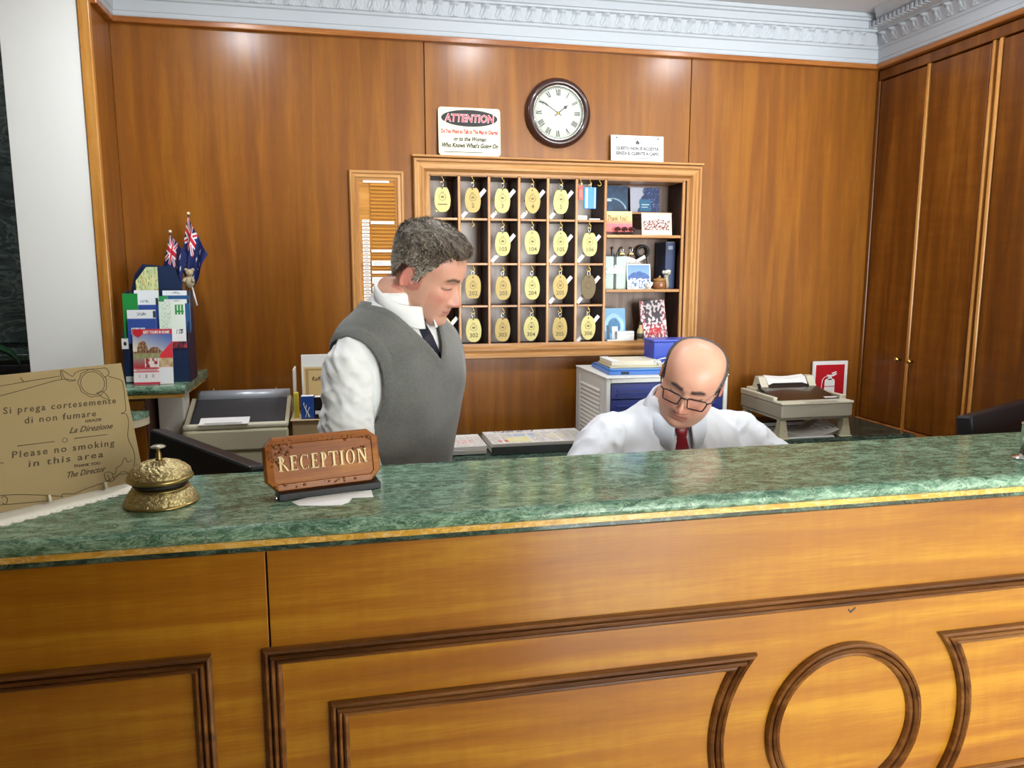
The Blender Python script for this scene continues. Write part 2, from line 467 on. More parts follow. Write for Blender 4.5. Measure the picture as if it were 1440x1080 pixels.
# ---- cornices (trim_1 back, trim_2 right, trim_3 left)
def cornice_prof(upper):
    p = [(0.0, 2.380), (0.016, 2.380), (0.020, 2.386), (0.020, 2.398), (0.023, 2.400), (0.026, 2.434), (0.032, 2.438), (0.032, 2.446), (0.036, 2.449), (0.048, 2.494), (0.058, 2.497), (0.060, 2.504)]
    if upper: p += [(0.066, 2.506), (0.066, 2.532), (0.074, 2.535), (0.074, 2.543), (0.082, 2.546), (0.084, 2.559), (0.0, 2.559)]
    else: p += [(0.075, 2.512), (0.10, 2.532), (0.14, 2.550), (0.15, 2.559), (0.0, 2.559)]
    return p
def cornice(name, line, prof, nrm, m):
    """line: two (x, y) ends with mitre directions; nrm: inward normal"""
    mb = MB()
    rings = []
    for (x, y, mx, my) in line:
        rings.append([(x + mx * d, y + my * d, z) for d, z in prof])
    mb.rings(rings, 0, False, True)
    return struct(mb.obj(name, m))
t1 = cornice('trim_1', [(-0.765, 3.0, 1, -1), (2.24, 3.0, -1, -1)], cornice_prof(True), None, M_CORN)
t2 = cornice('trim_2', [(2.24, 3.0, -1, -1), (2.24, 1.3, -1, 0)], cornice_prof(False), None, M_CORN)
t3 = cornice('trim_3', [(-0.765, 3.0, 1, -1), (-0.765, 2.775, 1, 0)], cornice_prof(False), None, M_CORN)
# one acanthus leaf as a lobed relief, shared by every repeat of the band
def leaf_mesh():
    nx, ny = 14, 9; vs = []; fs = []
    for j in range(ny + 1):
        for i in range(nx + 1):
            u = i / nx * 2 - 1; v = j / ny
            au = abs(u)
            fr = .5 + .5 * math.cos(6.0 * (au * 1.6 + v * 1.1) * 1.5)
            body = max(0, 1 - (au / (.55 + .42 * math.sin(PI * min(1, v * .8 + .12)))) ** 4)
            h = .003 + body * (.003 + .0075 * fr * (1 - .4 * v)) + .005 * math.exp(-(u / .13) ** 2)
            h += 0.018 * math.exp(-((v - .88) / .085) ** 2) * max(0, 1 - (au / .62) ** 2.5)
            # band leans forward as it rises
            vs.append((u * 0.029, -(0.034 + 0.012 * v) - h + .004, 2.448 + v * 0.048))
    for j in range(ny):
        for i in range(nx):
            a = j * (nx + 1) + i
            fs.append((a, a + 1, a + nx + 2, a + nx + 1))
    return MB().add(vs, fs, 0, True).mesh('cornice_leaf', M_CORN)
LEAF = leaf_mesh()
x = -0.69
while x < 2.17:
    link('cornice_leaf', LEAF, t1, (x, 3.0, 0)); x += 0.0585
y = 2.925
while y > 1.8:
    link('cornice_leaf', LEAF, t2, (2.24, y, 0), (0, 0, -PI / 2)); y -= 0.0585
y = 2.93
DENT = MB().box(-.007, .007, -.108, -.085, 2.506, 2.528, .002).mesh('dentil', M_CORN)
while y > 1.8:
    link('dentil', DENT, t2, (2.24, y, 0), (0, 0, -PI / 2)); y -= 0.024

# ---- ceiling lamps
def ceiling_lamp(x, y, label):
    t = thing('ceiling_light', label, 'ceiling light', (x, y, 2.56), group='recessed ceiling spots')
    MB().lathe([(.075, 0), (.075, -.006), (.062, -.010), (.058, -.004), (.058, 0)], 32).obj('trim_ring', M_CHROME, t)
    MB().lathe([(.057 * math.cos(a), -.002 - .014 * math.sin(a)) for a in np.linspace(0, PI / 2 * .99, 10)], 32).obj('lamp_glass', M_LAMP, t)
for (x, y, w_) in ((-.41, 2.24, 'nearest the white pier'), (.60, 2.24, 'in front of the wall clock'), (1.61, 2.24, 'nearest the cupboards')):
    ceiling_lamp(x, y, 'round recessed ceiling spot over the staff side, ' + w_)
ceiling_lamp(-1.95, 2.75, 'unseen ceiling spot added to light the dark stone wall and plant')  # unseen lamp, added to brighten the dark wall and the plant
def globe_lamp(x, y, lab):
    t = thing('pendant_lamp', lab, 'pendant lamp', (x, y, 2.56), group='lobby pendant lamps')
    MB().lathe([(.05, 0), (.05, -.015), (.01, -.02), (.006, -.02), (.006, -.40), (.03, -.41), (.03, -.43)], 24).obj('stem', M_BRASS, t)
    MB().lathe([(.11 * math.sin(a), -.535 + .11 * math.cos(a)) for a in np.linspace(.25, PI - .02, 20)], 32).obj('globe', M_GLOBE, t)


# ================================================================ reception counter
YF = 1.28
ct = thing('reception_counter', 'long wooden reception counter with moulded panels and a ring', 'counter', (0, YF, 0))
def cpanel(x0, x1, z0, z1, name='front_panel'):
    return MB().box(x0, x1, 0, .022, z0, z1, .001).obj(name, M_FRONT, ct)
cpanel(-1.6, -0.1455, 0.10, 1.066)
cpanel(-0.1425, 2.225, 0.10, 1.066)
MB().box(-1.6, 2.225, .022, .06, 0.0, 1.066).obj('carcass', M_CELLS, ct)
MB().box(-1.6, 2.225, -.012, .022, 0.0, 0.10, .004).obj('plinth', M_MOULD, ct)
MW = 0.031
PROF = [(0, 0), (0, .006), (.0015, .012), (.005, .0155), (.0085, .012), (.0100, .004), (.0115, .013), (.015, .0185), (.0185, .013), (.0200, .004), (.0215, .010), (.025, .013), (.0285, .009), (.031, .003), (.031, 0)]
def mould(path, closed=False, name='moulding'):
    mb = MB(); sweep(mb, path, PROF, closed)
    return mb.obj(name, M_MOULD, ct)
mould([(-.156, .14), (2.19, .14), (2.19, .887), (-.156, .887)], True)                # outer frame, clockwise so the profile lies inside
mould([(-1.4, .14), (-.238, .14), (-.238, .887), (-1.4, .887)], True)
cx, cz, ra = .975, .600, .272
a0 = math.asin(.177 / ra)
def arc_panel(xs, side):
    """moulding round a panel whose inner end is scooped out round the ring; every profile line is its own exact offset"""
    rings = [[] for _ in range(26)]
    for a, h in PROF:
        zt = .177 - a; r = ra + a; th = math.asin(zt / r)
        rings[0].append((xs + side * a, -h, cz - zt))
        for k, q in enumerate(np.linspace(-th, th, 24)):
            rings[1 + k].append((cx - side * r * math.cos(q), -h, cz + r * math.sin(q)))
        rings[25].append((xs + side * a, -h, cz + zt))
    return MB().rings(rings, 0, False, True, True).obj('moulding', M_MOULD, ct)
arc_panel(-.048, 1)
arc_panel(1.998, -1)
mould([(cx + .178 * math.cos(a), cz + .178 * math.sin(a)) for a in np.linspace(0, 2 * PI, 56, endpoint=False)], True, 'ring_moulding')
# small nick in the veneer
sweep(mb := MB(), [(.968, .846), (.974, .838), (.986, .848)], [(0, 0), (0, .0008), (.003, .0008), (.003, 0)])
mb.obj('scratch_mark', M_INK, ct)

tp = thing('counter_top', 'green marble counter top with a rounded edge and yellow stone line', 'counter top', (0, 0, 0))
def slab_nose(y0, y1, z0, z1, n=7):
    r = (z1 - z0) / 2
    p = [(y1, z0), (y1, z1 - .004), (y1 - .004, z1)]
    p += [(y0 + r + .006 - (r + .006) * math.sin(a), (z0 + z1) / 2 + r * math.cos(a)) for a in np.linspace(0, PI, n * 2)]
    return p
def extr(mb, prof, x0, x1, smooth=False):
    return mb.rings([[(x0, y, z) for y, z in prof], [(x1, y, z) for y, z in prof]], 0, smooth, True)
extr(MB(), slab_nose(1.222, 1.575, 1.092, 1.120), -1.62, 2.225, False).obj('marble_slab', M_MARB, tp)
extr(MB(), [(1.243, 1.080), (1.243, 1.0915), (1.56, 1.0915), (1.56, 1.080)], -.535, 2.225).obj('stone_strip', M_STRIP, tp)
extr(MB(), [(1.256, 1.066), (1.252, 1.070), (1.252, 1.0795), (1.56, 1.0795), (1.56, 1.066)], -1.62, 2.225).obj('lower_slab', M_MARBD, tp)
# staff desk under the counter
sd = thing('staff_desk', 'wooden working desk behind the counter below the marble top', 'desk', (0, 0, 0))
MB().box(-.75, 2.2, 1.345, 1.80, 0.72, 0.75, .004).obj('desk_top', M_RAIL, sd)
for x in (-.74, .45, 1.62, 2.16):
    MB().box(x, x + .03, 1.36, 1.74, 0, 0.72, .002).obj('desk_panel', M_RAIL, sd)

# back counter against the panelled wall
bc = thing('back_counter', 'low back counter with dark green marble top along the panelled wall', 'counter', (0, 0, 0))
extr(MB(), slab_nose(2.600, 2.998, .840, .870), -.765, 2.222).obj('marble_top', M_MARBD, bc)
MB().box(-.75, 2.2, 2.66, 2.995, 0.08, .840).obj('body', M_CELLS, bc)
for k in range(5):
    x = -.74 + k * .59
    d = MB().box(x, x + .575, 2.638, 2.66, 0.10, .828, .003).obj('door', M_WALL, bc)
    MB().lathe([(.005, 0), (.005, .012), (.011, .017), (.008, .024), (.0005, .025)], 12, M=Matrix.Translation((x + .52, 2.638, .70)) @ Matrix.Rotation(PI / 2, 4, 'X')).obj('knob', M_BRASS, d)

# raised marble shelf in the left corner
sh = thing('corner_shelf', 'raised marble-topped side stand in the left corner of the panelling', 'shelf', (0, 0, 0))
extr(MB(), slab_nose(2.578, 2.772, 1.130, 1.158), -.80, -.512).obj('marble_top', M_MARB, sh)
MB().box(-.762, -.512, 2.770, 2.999, 1.130, 1.158).obj('marble_back', M_MARB, sh)
e = MB().box(-.80, -.520, 2.590, 2.772, 1.118, 1.1295, .002).box(-.762, -.520, 2.772, 2.999, 1.118, 1.1295).obj('stone_strip', M_STRIP, sh)
MB().box(-.762, -.640, 2.62, 2.999, .871, 1.118, .002).obj('cabinet_body', M_CELLS, sh)
MB().box(-.758, -.644, 2.612, 2.622, .876, 1.108, .002).obj('cabinet_door', M_WALL, sh)
lg = thing('round_ledge', 'small half-round marble ledge below the corner shelf', 'ledge', (-.69, 2.6105, 1.05))
hp = [(.062 * math.cos(a), -.10 * math.sin(a)) for a in np.linspace(0, PI, 18)]
MB().prism(hp, .010, .03, plane='XY').obj('marble_top', M_MARB, lg)
MB().prism([(x * .98, y * .98) for x, y in hp], -.014, .0095, plane='XY').obj('edge', mat('cream stone', 'cfc4a4', .4), lg)
# ================================================================ key rack on the back wall
P_PRINT = attr_mat('printed card', 0.6, 0.0)
P_GLOSS = attr_mat('glossy print', 0.5, 0.05)
def nz(x, y, s=1.0, seed=0.0): return mnoise.noise((x * s + seed, y * s - seed, seed * 1.7))
def lerp(a, b, t): return tuple(a[i] + (b[i] - a[i]) * t for i in range(3))
def hx(c): return tuple(int(c[i:i + 2], 16) / 255 for i in (0, 2, 4))

RX = [.322, .438, .555, .675, .792, .910, 1.031, 1.366]
RZ = [1.884, 1.719, 1.547, 1.382, 1.222]
YR = 2.988            # front of the dividers
kr = thing('key_rack', 'large framed wooden key rack of open compartments on the back wall', 'key rack', (0, 3.0, 0))
D = 3.0
# frame of four mitred mouldings
FP = [(0, 0), (0, .022), (.004, .030), (.012, .030), (.016, .024), (.022, .022), (.034, .027), (.040, .027), (.046, .018), (.050, .014), (.060, .014), (.060, 0)]
fx0, fx1, fz0, fz1 = .262, 1.438, 1.174, 1.944
def frame_side(pts, i):
    """one side of a mitred frame, clockwise path"""
    n = len(pts)
    a, b = Vector(pts[i]), Vector(pts[(i + 1) % n]); pr_, nx_ = Vector(pts[i - 1]), Vector(pts[(i + 2) % n])
    mb = MB(); rings = []
    for p, d0, d1 in ((a, (a - pr_).normalized(), (b - a).normalized()), (b, (b - a).normalized(), (nx_ - b).normalized())):
        n0 = Vector((-d0.y, d0.x)); n1 = Vector((-d1.y, d1.x)); nn = n0 + n1; nn = nn / nn.dot(n0)
        rings.append([(p.x + nn.x * q, -h, p.y + nn.y * q) for q, h in FP_CUR])
    return mb.rings(rings, 0, False, True)
FP_CUR = FP
pts = [(fx0, fz0), (fx1, fz0), (fx1, fz1), (fx0, fz1)]   # counter-clockwise: normal points inwards
for i in range(4):
    frame_side(pts, i).obj('frame_side', M_RACK if i % 2 == 0 else M_RACKV, kr)
# ledge on top of the frame
MB().box(fx0 - .004, fx1 + .004, -.034, -.001, fz1 + .001, fz1 + .010, .003).obj('top_ledge', M_RACK, kr)
# back, lining and dividers
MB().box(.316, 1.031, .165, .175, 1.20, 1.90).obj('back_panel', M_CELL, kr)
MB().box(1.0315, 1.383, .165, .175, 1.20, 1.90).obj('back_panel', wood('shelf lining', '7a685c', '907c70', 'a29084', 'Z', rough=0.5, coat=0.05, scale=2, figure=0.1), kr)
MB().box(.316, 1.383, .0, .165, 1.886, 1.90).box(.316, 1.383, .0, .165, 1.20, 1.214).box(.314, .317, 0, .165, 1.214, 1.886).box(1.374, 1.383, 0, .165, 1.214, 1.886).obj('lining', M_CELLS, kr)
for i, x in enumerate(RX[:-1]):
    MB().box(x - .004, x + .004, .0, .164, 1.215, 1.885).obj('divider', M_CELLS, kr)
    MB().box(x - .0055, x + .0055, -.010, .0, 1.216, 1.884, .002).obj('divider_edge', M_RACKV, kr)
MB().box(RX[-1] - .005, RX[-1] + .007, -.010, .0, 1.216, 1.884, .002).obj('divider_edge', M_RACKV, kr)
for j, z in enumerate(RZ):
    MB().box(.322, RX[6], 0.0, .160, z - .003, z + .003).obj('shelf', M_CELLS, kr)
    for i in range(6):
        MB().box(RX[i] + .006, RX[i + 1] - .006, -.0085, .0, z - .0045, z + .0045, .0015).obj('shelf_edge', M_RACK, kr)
for z in (1.660, 1.440, 1.222, 1.884):
    s_ = MB().box(RX[6] + .004, RX[7], 0.0, .164, z - .004, z + .004).obj('shelf', M_RACK, kr)
    MB().box(RX[6] + .006, RX[7] - .006, -.0095, .0, z - .006, z + .006, .002).obj('shelf_edge', M_RACK, kr)
MB().box(RX[6] + .004, RX[7], 0.10, .164, 1.758, 1.766).obj('half_shelf', M_RACK, kr)
# cup hooks: every compartment has one, the top right one has three
HK = MB().tube([(0, -.012, 0), (0, -.012, -.006), (.006, -.012, -.012), (.007, -.013, -.019), (0, -.014, -.024), (-.007, -.014, -.020), (-.008, -.013, -.016)], .0016, 6)
HK.tube([(0, -.012, .001), (0, -.012, -.002)], .0038, 8)
HOOK = HK.mesh('hook', M_BRASS)
def hook(x, z): return link('hook', HOOK, kr, (x, 0, z - .005))
cell_c = lambda i: (RX[i] + RX[i + 1]) / 2
for j in range(4):
    for i in range(6):
        if (i, j) == (5, 0):
            for dx in (-.046, -.008, .032): hook(cell_c(i) + dx, RZ[0])
        else: hook(cell_c(i) - .008, RZ[j])

# ---- fobs
M_FOB = mat('cream fob plastic', 'd8cd88', 0.6, spec=.2, var=0.03)
M_FOB2 = mat('amber fob plastic', 'c8b070', 0.6, spec=.2, var=0.05)
M_FOB3 = mat('smoky fob plastic', '7c6c50', 0.6, spec=.2, var=0.05)
M_FOBINK = mat('olive engraving', '6e6034', 0.5)
def fob_poly(shape):
    pts = []
    for k in range(40):
        a = 2 * PI * k / 40
        c, s_ = math.cos(a), math.sin(a)
        e = 0.8
        x = abs(c) ** e * (1 if c > 0 else -1); z = abs(s_) ** e * (1 if s_ > 0 else -1)
        if shape == 0: wx = .031 - (.006 * max(0, z) ** 1.0 if z > 0 else 0)                # broad shoulders, round foot
        elif shape == 1: wx = .031                                                          # plain oval
        else: wx = .031 - .003 * max(0, -z)                                                 # flat foot
        if shape == 1: x, z = c, s_
        if shape == 2 and z < -.86: z = -.86
        if shape == 0 and z > .84: z = .84
        pts.append((x * wx, z * .050 - .050))
    return pts
fob_bm = {}
def fob_mesh(shape):
    if shape not in fob_bm:
        fob_bm[shape] = MB().prism(fob_poly(shape), -.002, .002)
    return fob_bm[shape]
def emblem(parent):
    mb = MB()
    mb.tube([(.013 * math.cos(a), -.0024, -.043 + .013 * math.sin(a)) for a in np.linspace(0, 2 * PI, 20, endpoint=False)], .0007, 4, closed=True)
    mb.prism([(-.005, -.047), (.005, -.047), (.007, -.038), (.0035, -.042), (0, -.037), (-.0035, -.042), (-.007, -.038)], -.0026, -.002)
    mb.box(-.006, .006, -.0026, -.002, -.0265, -.0245)
    return mb.mesh('emblem', M_FOBINK)
EMB = emblem(None)
RING = MB().tube([(.0055 * math.cos(a), 0, .005 + .0085 * math.sin(a)) for a in np.linspace(0, 2 * PI, 16, endpoint=False)], .0011, 5, closed=True).mesh('key_ring', M_CHROME)
HOLE = MB().lathe([(.0026, -.0003), (.0026, .0003)], 12, M=Matrix.Translation((0, -.0022, -.011)) @ Matrix.Rotation(PI / 2, 4, 'X')).mesh('eyelet', M_INK)
KEY = MB()
KEY.prism([(.009 * math.cos(a), .010 * math.sin(a) - .018) for a in np.linspace(0, 2 * PI, 16, endpoint=False)], .0, .002)
KEY.prism([(-.003, -.026), (.003, -.026), (.003, -.060), (0, -.066), (-.003, -.060), (-.003, -.052), (-.0015, -.050), (-.003, -.047)], .0, .002)
KEYM = KEY.mesh('key', M_BRASS)
fmesh = {}
def fob(i, j, num, shape, m, label, key=False, tilt=0.0):
    x = cell_c(i) - .008; z = RZ[j] - .040
    t = thing('key_fob', label, 'key fob', (x, 2.986, z), (0, tilt, 0), group='numbered key fobs on the rack')
    k = (shape, m.name)
    if k not in fmesh: fmesh[k] = fob_mesh(shape).mesh('plate', m)
    link('plate', fmesh[k], t)
    link('emblem', EMB, t); link('key_ring', RING, t); link('eyelet', HOLE, t)
    if num: text('number', num, .0235, M_FOBINK, t, (0, -.0026, -.081), depth=.0006, bold=.0003)
    else: MB().box(-.018, .018, -.0026, -.002, -.073, -.069).obj('name_bar', M_FOBINK, t)
    if key: link('key', KEYM, t, (-.022, .012, -.032))
FD = [
 (0, 0, '', 0, M_FOB, True, 'cream key fob with a name bar, top row, first compartment'),
 (1, 0, '2', 0, M_FOB2, False, 'amber key fob numbered 2, top row, second compartment'),
 (2, 0, '3', 0, M_FOB, True, 'cream key fob numbered 3, top row, third compartment'),
 (3, 0, '4', 1, M_FOB2, True, 'amber key fob numbered 4, top row, fourth compartment'),
 (4, 0, '5', 0, M_FOB, False, 'cream key fob numbered 5, top row, fifth compartment'),
 (2, 1, '103', 0, M_FOB, False, 'cream key fob numbered 103, second row, third compartment'),
 (3, 1, '104', 2, M_FOB, False, 'cream key fob numbered 104, second row, fourth compartment'),
 (4, 1, '105', 1, M_FOB, False, 'cream key fob numbered 105, second row, fifth compartment'),
 (5, 1, '106', 0, M_FOB, False, 'cream key fob numbered 106, second row, sixth compartment'),
 (1, 2, '202', 2, M_FOB2, False, 'amber key fob numbered 202, third row, second compartment'),
 (2, 2, '203', 0, M_FOB2, False, 'amber key fob numbered 203, third row, third compartment'),
 (3, 2, '204', 0, M_FOB, False, 'cream key fob numbered 204, third row, fourth compartment'),
 (4, 2, '205', 1, M_FOB2, False, 'amber key fob numbered 205, third row, fifth compartment'),
 (5, 2, '206', 1, M_FOB3, False, 'dark smoky key fob numbered 206, third row, sixth compartment'),
 (0, 3, '301', 1, M_FOB, False, 'cream key fob in the bottom row just beside the chin of the standing man'),
 (1, 3, '302', 0, M_FOB, False, 'cream key fob numbered 302, bottom row, second compartment'),
 (2, 3, '303', 0, M_FOB2, False, 'amber key fob numbered 303, bottom row, third compartment'),
 (3, 3, '304', 1, M_FOB, False, 'cream key fob numbered 304, bottom row, fourth compartment'),
 (4, 3, '305', 0, M_FOB2, False, 'amber key fob numbered 305, bottom row, fifth compartment'),
 (5, 3, '306', 1, M_FOB, False, 'cream key fob numbered 306, bottom row, sixth compartment'),
]
for (i, j, num, shp, m, key, lab) in FD:
    fob(i, j, num, shp, m, lab, key, rnd.uniform(-.04, .04))
# white strips standing slantwise in some compartments
M_STRIPC = mat('white plastic strip', 'eceae6', 0.4)
STR = MB().box(-.0075, .0075, -.001, .0015, 0, .142, .0006).mesh('key_card', M_STRIPC)
for (i, j) in ((1, 0), (2, 0), (3, 0), (4, 0), (2, 1), (4, 1), (5, 1), (4, 2), (5, 2), (0, 3), (5, 3)):
    o = link('key_card', STR, None, (RX[i] + .013, 3.012, RZ[j + 1] + .009), (0, rad(41), 0))
    tag(o, 'white plastic strip leaning slantwise, %s of the rack, %s compartment' % (('top row', 'second row', 'third row', 'bottom row')[j], ('first', 'second', 'third', 'fourth', 'fifth', 'last')[i]), 'key card', 'white strips in the key compartments')
# red and blue tags, top right key compartment
M_RED = mat('red plastic', 'd8382c', 0.35); M_BLUE = mat('bright blue plastic', '1f86d2', 0.35); M_LBLUE = mat('pale label', 'cfe4ee', 0.5)
t = thing('key_tag', 'small red plastic key tag hanging beside the blue one', 'key tag', (cell_c(5) - .046, 2.986, RZ[0] - .032))
MB().prism([(-.009, 0), (-.006, .004), (.006, .004), (.009, 0), (.009, -.046), (.006, -.052), (-.006, -.052), (-.009, -.046)], -.002, .002).obj('plate', M_RED, t)
link('key_ring', RING, t); MB().box(-.005, .005, -.0026, -.002, -.042, -.012).obj('label_window', mat('pale red label', 'e8766a', .5), t)
t = thing('key_tag', 'large bright blue plastic tag hanging beside the red one', 'key tag', (cell_c(5) - .008, 2.986, RZ[0] - .034))
MB().box(-.026, .026, -.003, .003, -.084, 0, .002).obj('plate', M_BLUE, t)
MB().box(-.019, -.010, -.0036, -.003, -.082, -.002).box(.018, .022, -.0036, -.003, -.082, -.002).obj('label_stripe', M_LBLUE, t)
link('key_ring', RING, t)
for (dx, w_, lab) in ((-.030, .040, 'small white box lying under the red tag in the compartment'), (.022, .046, 'flat white packet lying under the blue tag in the compartment')):
    t = thing('white_packet', lab, 'packet', (cell_c(5) + dx, 3.03, RZ[1] + .0032))
    h = .020 if dx < 0 else .008
    MB().box(-w_ / 2, w_ / 2, -.02, .02, 0, h, .002).obj('body', M_WHITE, t)
    MB().box(-w_ / 2 + .004, w_ / 2 - .004, -.0206, -.0199, h * .3, h * .6).obj('printed_line', mat('grey print', 'a8a8a4', .6), t)

# ================================================================ slotted name board left of the rack
nb = thing('name_board', 'narrow framed board of slanted slots and name strips left of the key rack', 'board', (0, 3.0, 0))
FP_CUR = [(0, 0), (0, .014), (.004, .020), (.010, .020), (.014, .015), (.024, .017), (.030, .011), (.036, .009), (.036, 0)]
pts = [(.024, 1.20), (.228, 1.20), (.228, 1.893), (.024, 1.893)]
for i in range(4): frame_side(pts, i).obj('frame_side', M_RACK if i % 2 == 0 else M_RACKV, nb)
M_SLOT = wood('slot wood', 'a06a24', 'c08434', 'd49c50', 'X', rough=0.5, coat=0.1, scale=2, figure=0.1)
MB().box(.058, .194, -.004, 0, 1.234, 1.859).obj('back_panel', M_SLOT, nb)
SL = MB().rings([[(x, y, z) for y, z in ((-.004, .0), (-.013, .0005), (-.014, .002), (-.006, .0105), (-.004, .011))] for x in (.101, .192)], 0, False, True).mesh('slat', M_SLOT)
LB = MB().box(.068, .095, -.0075, -.004, 0, .0100, .0006).mesh('name_strip', M_WHITE)
LN = MB().box(.074, .089, -.0079, -.0075, .0035, .0060).mesh('printed_name', mat('grey name print', '8c8c88', .6))
z = 1.836; k = 0
while z > 1.245:
    link('slat', SL, nb, (0, 0, z))
    if z < 1.712:
        l = link('name_strip', LB, nb, (rnd.uniform(-.0006, .0006), 0, z))
        link('printed_name', LN, l)
    z -= .0134; k += 1
MB().box(.075, .172, -.010, -.004, 1.848, 1.856, .0008).obj('title_strip', M_WHITE, nb)
for (zc, h) in ((1.700, .011), (1.595, .010), (1.548, .019), (1.515, .010), (1.483, .024), (1.45, .02), (1.415, .028)):
    c = MB().box(.100, .188, -.0165, -.0155, zc - h * .4, zc + h * .6).obj('slot_card', M_WHITE, nb)
    if h > .015:
        for q in range(2): MB().box(.106, .17 - q * .03, -.0169, -.0165, zc - h * .2 + q * .007, zc - h * .2 + .0018 + q * .007).obj('printed_line', mat('grey line print', '9a9a98', .6), c)

# ================================================================ clock
M_CRIM = mat('dark brown clock case', '3a211c', 0.28, coat=0.4)
M_DIAL = mat('clock dial', 'd8dccf', 0.6, spec=.2, var=0.01)
def ringlathe(prof, n, M):
    return MB().rings([[(r * math.cos(2 * PI * k / n), r * math.sin(2 * PI * k / n), z) for k in range(n)] for r, z in prof], 0, True, False, True, M)
ck = thing('wall_clock', 'round brown wall clock with a white dial and Roman numerals', 'clock', (.829, 3.0, 2.128))
RY = Matrix.Rotation(PI / 2, 4, 'X')
MB().lathe([(.131, 0), (.132, .010), (.127, .022), (.118, .030), (.108, .030), (.103, .024), (.101, .014), (.0995, .002)], 64, M=RY).obj('case', M_CRIM, ck)
ringlathe([(.103, .012), (.103, .0225), (.0985, .0225), (.0975, .012)], 64, RY).obj('bezel', M_CHROME, ck)
MB().lathe([(.1005, 0.001), (.1005, .010), (.0005, .010)], 64, M=RY).obj('dial', M_DIAL, ck)
def roman(s_, h, parent, M):
    mb = MB(); x = 0; parts_ = []
    for ch in s_:
        if ch == 'I': parts_ += [((x + .0018, 0), (x + .0018, h), .0026)]; x += .0050
        elif ch == 'V': parts_ += [((x, h), (x + .0035, 0), .0028), ((x + .0072, h), (x + .0038, 0), .0014)]; x += .0088
        elif ch == 'X': parts_ += [((x, h), (x + .0072, 0), .0028), ((x + .0070, h), (x + .0002, 0), .0014)]; x += .0088
    x -= .0014
    for (a, b, w_) in parts_:
        a = (a[0] - x / 2, a[1] - h / 2); b = (b[0] - x / 2, b[1] - h / 2)
        mb.prism([(a[0] - w_ / 2, a[1]), (a[0] + w_ / 2, a[1]), (b[0] + w_ / 2, b[1]), (b[0] - w_ / 2, b[1])], -.0108, -.0101)
        for q in (a, b): mb.prism([(q[0] - w_ / 2 - .0008, q[1] - .0005), (q[0] + w_ / 2 + .0008, q[1] - .0005), (q[0] + w_ / 2 + .0008, q[1] + .0005), (q[0] - w_ / 2 - .0008, q[1] + .0005)], -.0108, -.0101)
    me = mb.mesh('numeral', M_INK); me.transform(M); return link('numeral', me, parent)
for k, s_ in enumerate(('XII', 'I', 'II', 'III', 'IIII', 'V', 'VI', 'VII', 'VIII', 'IX', 'X', 'XI')):
    a = k * PI / 6
    roman(s_, .021, ck, Matrix.Translation((.077 * math.sin(a), 0, .077 * math.cos(a))) @ Matrix.Rotation(a, 4, 'Y'))
mt = MB()
for k in range(60):
    a = k * PI / 30; q = Matrix.Rotation(a, 4, 'Y')
    mt.box(-.0005, .0005, -.0106, -.0101, .091, .095 if k % 5 else .097, M=q)
mt.obj('minute_track', M_INK, ck)
def hand(name, L, wd, ang, y, spade):
    p = [(-wd * .6, -.018), (wd * .6, -.018), (wd * .5, L * .55)]
    p += [(spade, L * .68), (wd * .7, L * .80), (0, L), (-wd * .7, L * .80), (-spade, L * .68), (-wd * .5, L * .55)]
    MB().prism(p, y, y - .0012, M=Matrix.Rotation(ang, 4, 'Y')).obj(name, mat('hand metal', '3e3a30', .35), ck)
hand('hour_hand', .054, .0030, rad(52), -.0125, .0075)
hand('minute_hand', .084, .0018, rad(303), -.0145, .0026)
MB().lathe([(.0045, .011), (.0045, .0165), (.0005, .0172)], 16, M=RY).obj('hand_hub', M_BRASS, ck)
text('dial_text', 'London', .0095, mat('grey dial print', '9c9c94', .6), ck, (0, -.0102, .028), depth=.0004, shear=.2)
text('dial_text', 'Quartz', .0075, mat('grey dial print', '9c9c94', .6), ck, (0, -.0102, -.034), depth=.0004, shear=.2)

# ================================================================ signs standing on the frame ledge
def rounded(w_, h, r, n=5, z0=0):
    p = []
    for (cx_, cz_, a0_) in ((w_ / 2 - r, z0 + h - r, 0), (-w_ / 2 + r, z0 + h - r, PI / 2), (-w_ / 2 + r, z0 + r, PI), (w_ / 2 - r, z0 + r, 1.5 * PI)):
        p += [(cx_ + r * math.cos(a0_ + PI / 2 * k / n), cz_ + r * math.sin(a0_ + PI / 2 * k / n)) for k in range(n + 1)]
    return p
M_CREAMP = mat('cream enamel', 'e6e0c2', 0.6, spec=.2, var=0.02)
M_REDINK = mat('red ink', 'cc2430', 0.45); M_PINK = mat('pink outline ink', 'f4c4c8', 0.45)
ZL = fz1 + .0105
at_ = thing('warning_sign', 'cream sign headed ATTENTION standing on the key rack frame', 'sign', (.479, 2.975, ZL), (rad(-4), 0, 0))
MB().prism(rounded(.238, .178, .012), -.002, .002).obj('plate', M_CREAMP, at_)
MB().prism([(.108 * math.cos(a), .139 + .031 * math.sin(a)) for a in np.linspace(0, 2 * PI, 40, endpoint=False)], -.0026, -.002).obj('black_oval', M_INK, at_)
text('heading', 'ATTENTION', .039, M_PINK, at_, (0, -.0029, .1255), width=.192, bold=.0018, shear=.12)
text('heading', 'ATTENTION', .039, M_REDINK, at_, (0, -.0034, .1255), width=.186, bold=.0002, shear=.12)
text('lettering', 'Do You Want to Talk to The Man in Charge?', .021, M_REDINK, at_, (0, -.0024, .082), width=.218, bold=.0008)
text('lettering', 'or to the Woman', .021, M_INK, at_, (0, -.0024, .055), width=.125, bold=.0007, shear=.25)
text('lettering', "Who Knows What's Going On", .023, M_INK, at_, (0, -.0024, .030), width=.216, bold=.0008, shear=.25)
MB().box(-.10, .05, -.0026, -.002, .0115, .0135).obj('rule_line', M_INK, at_)
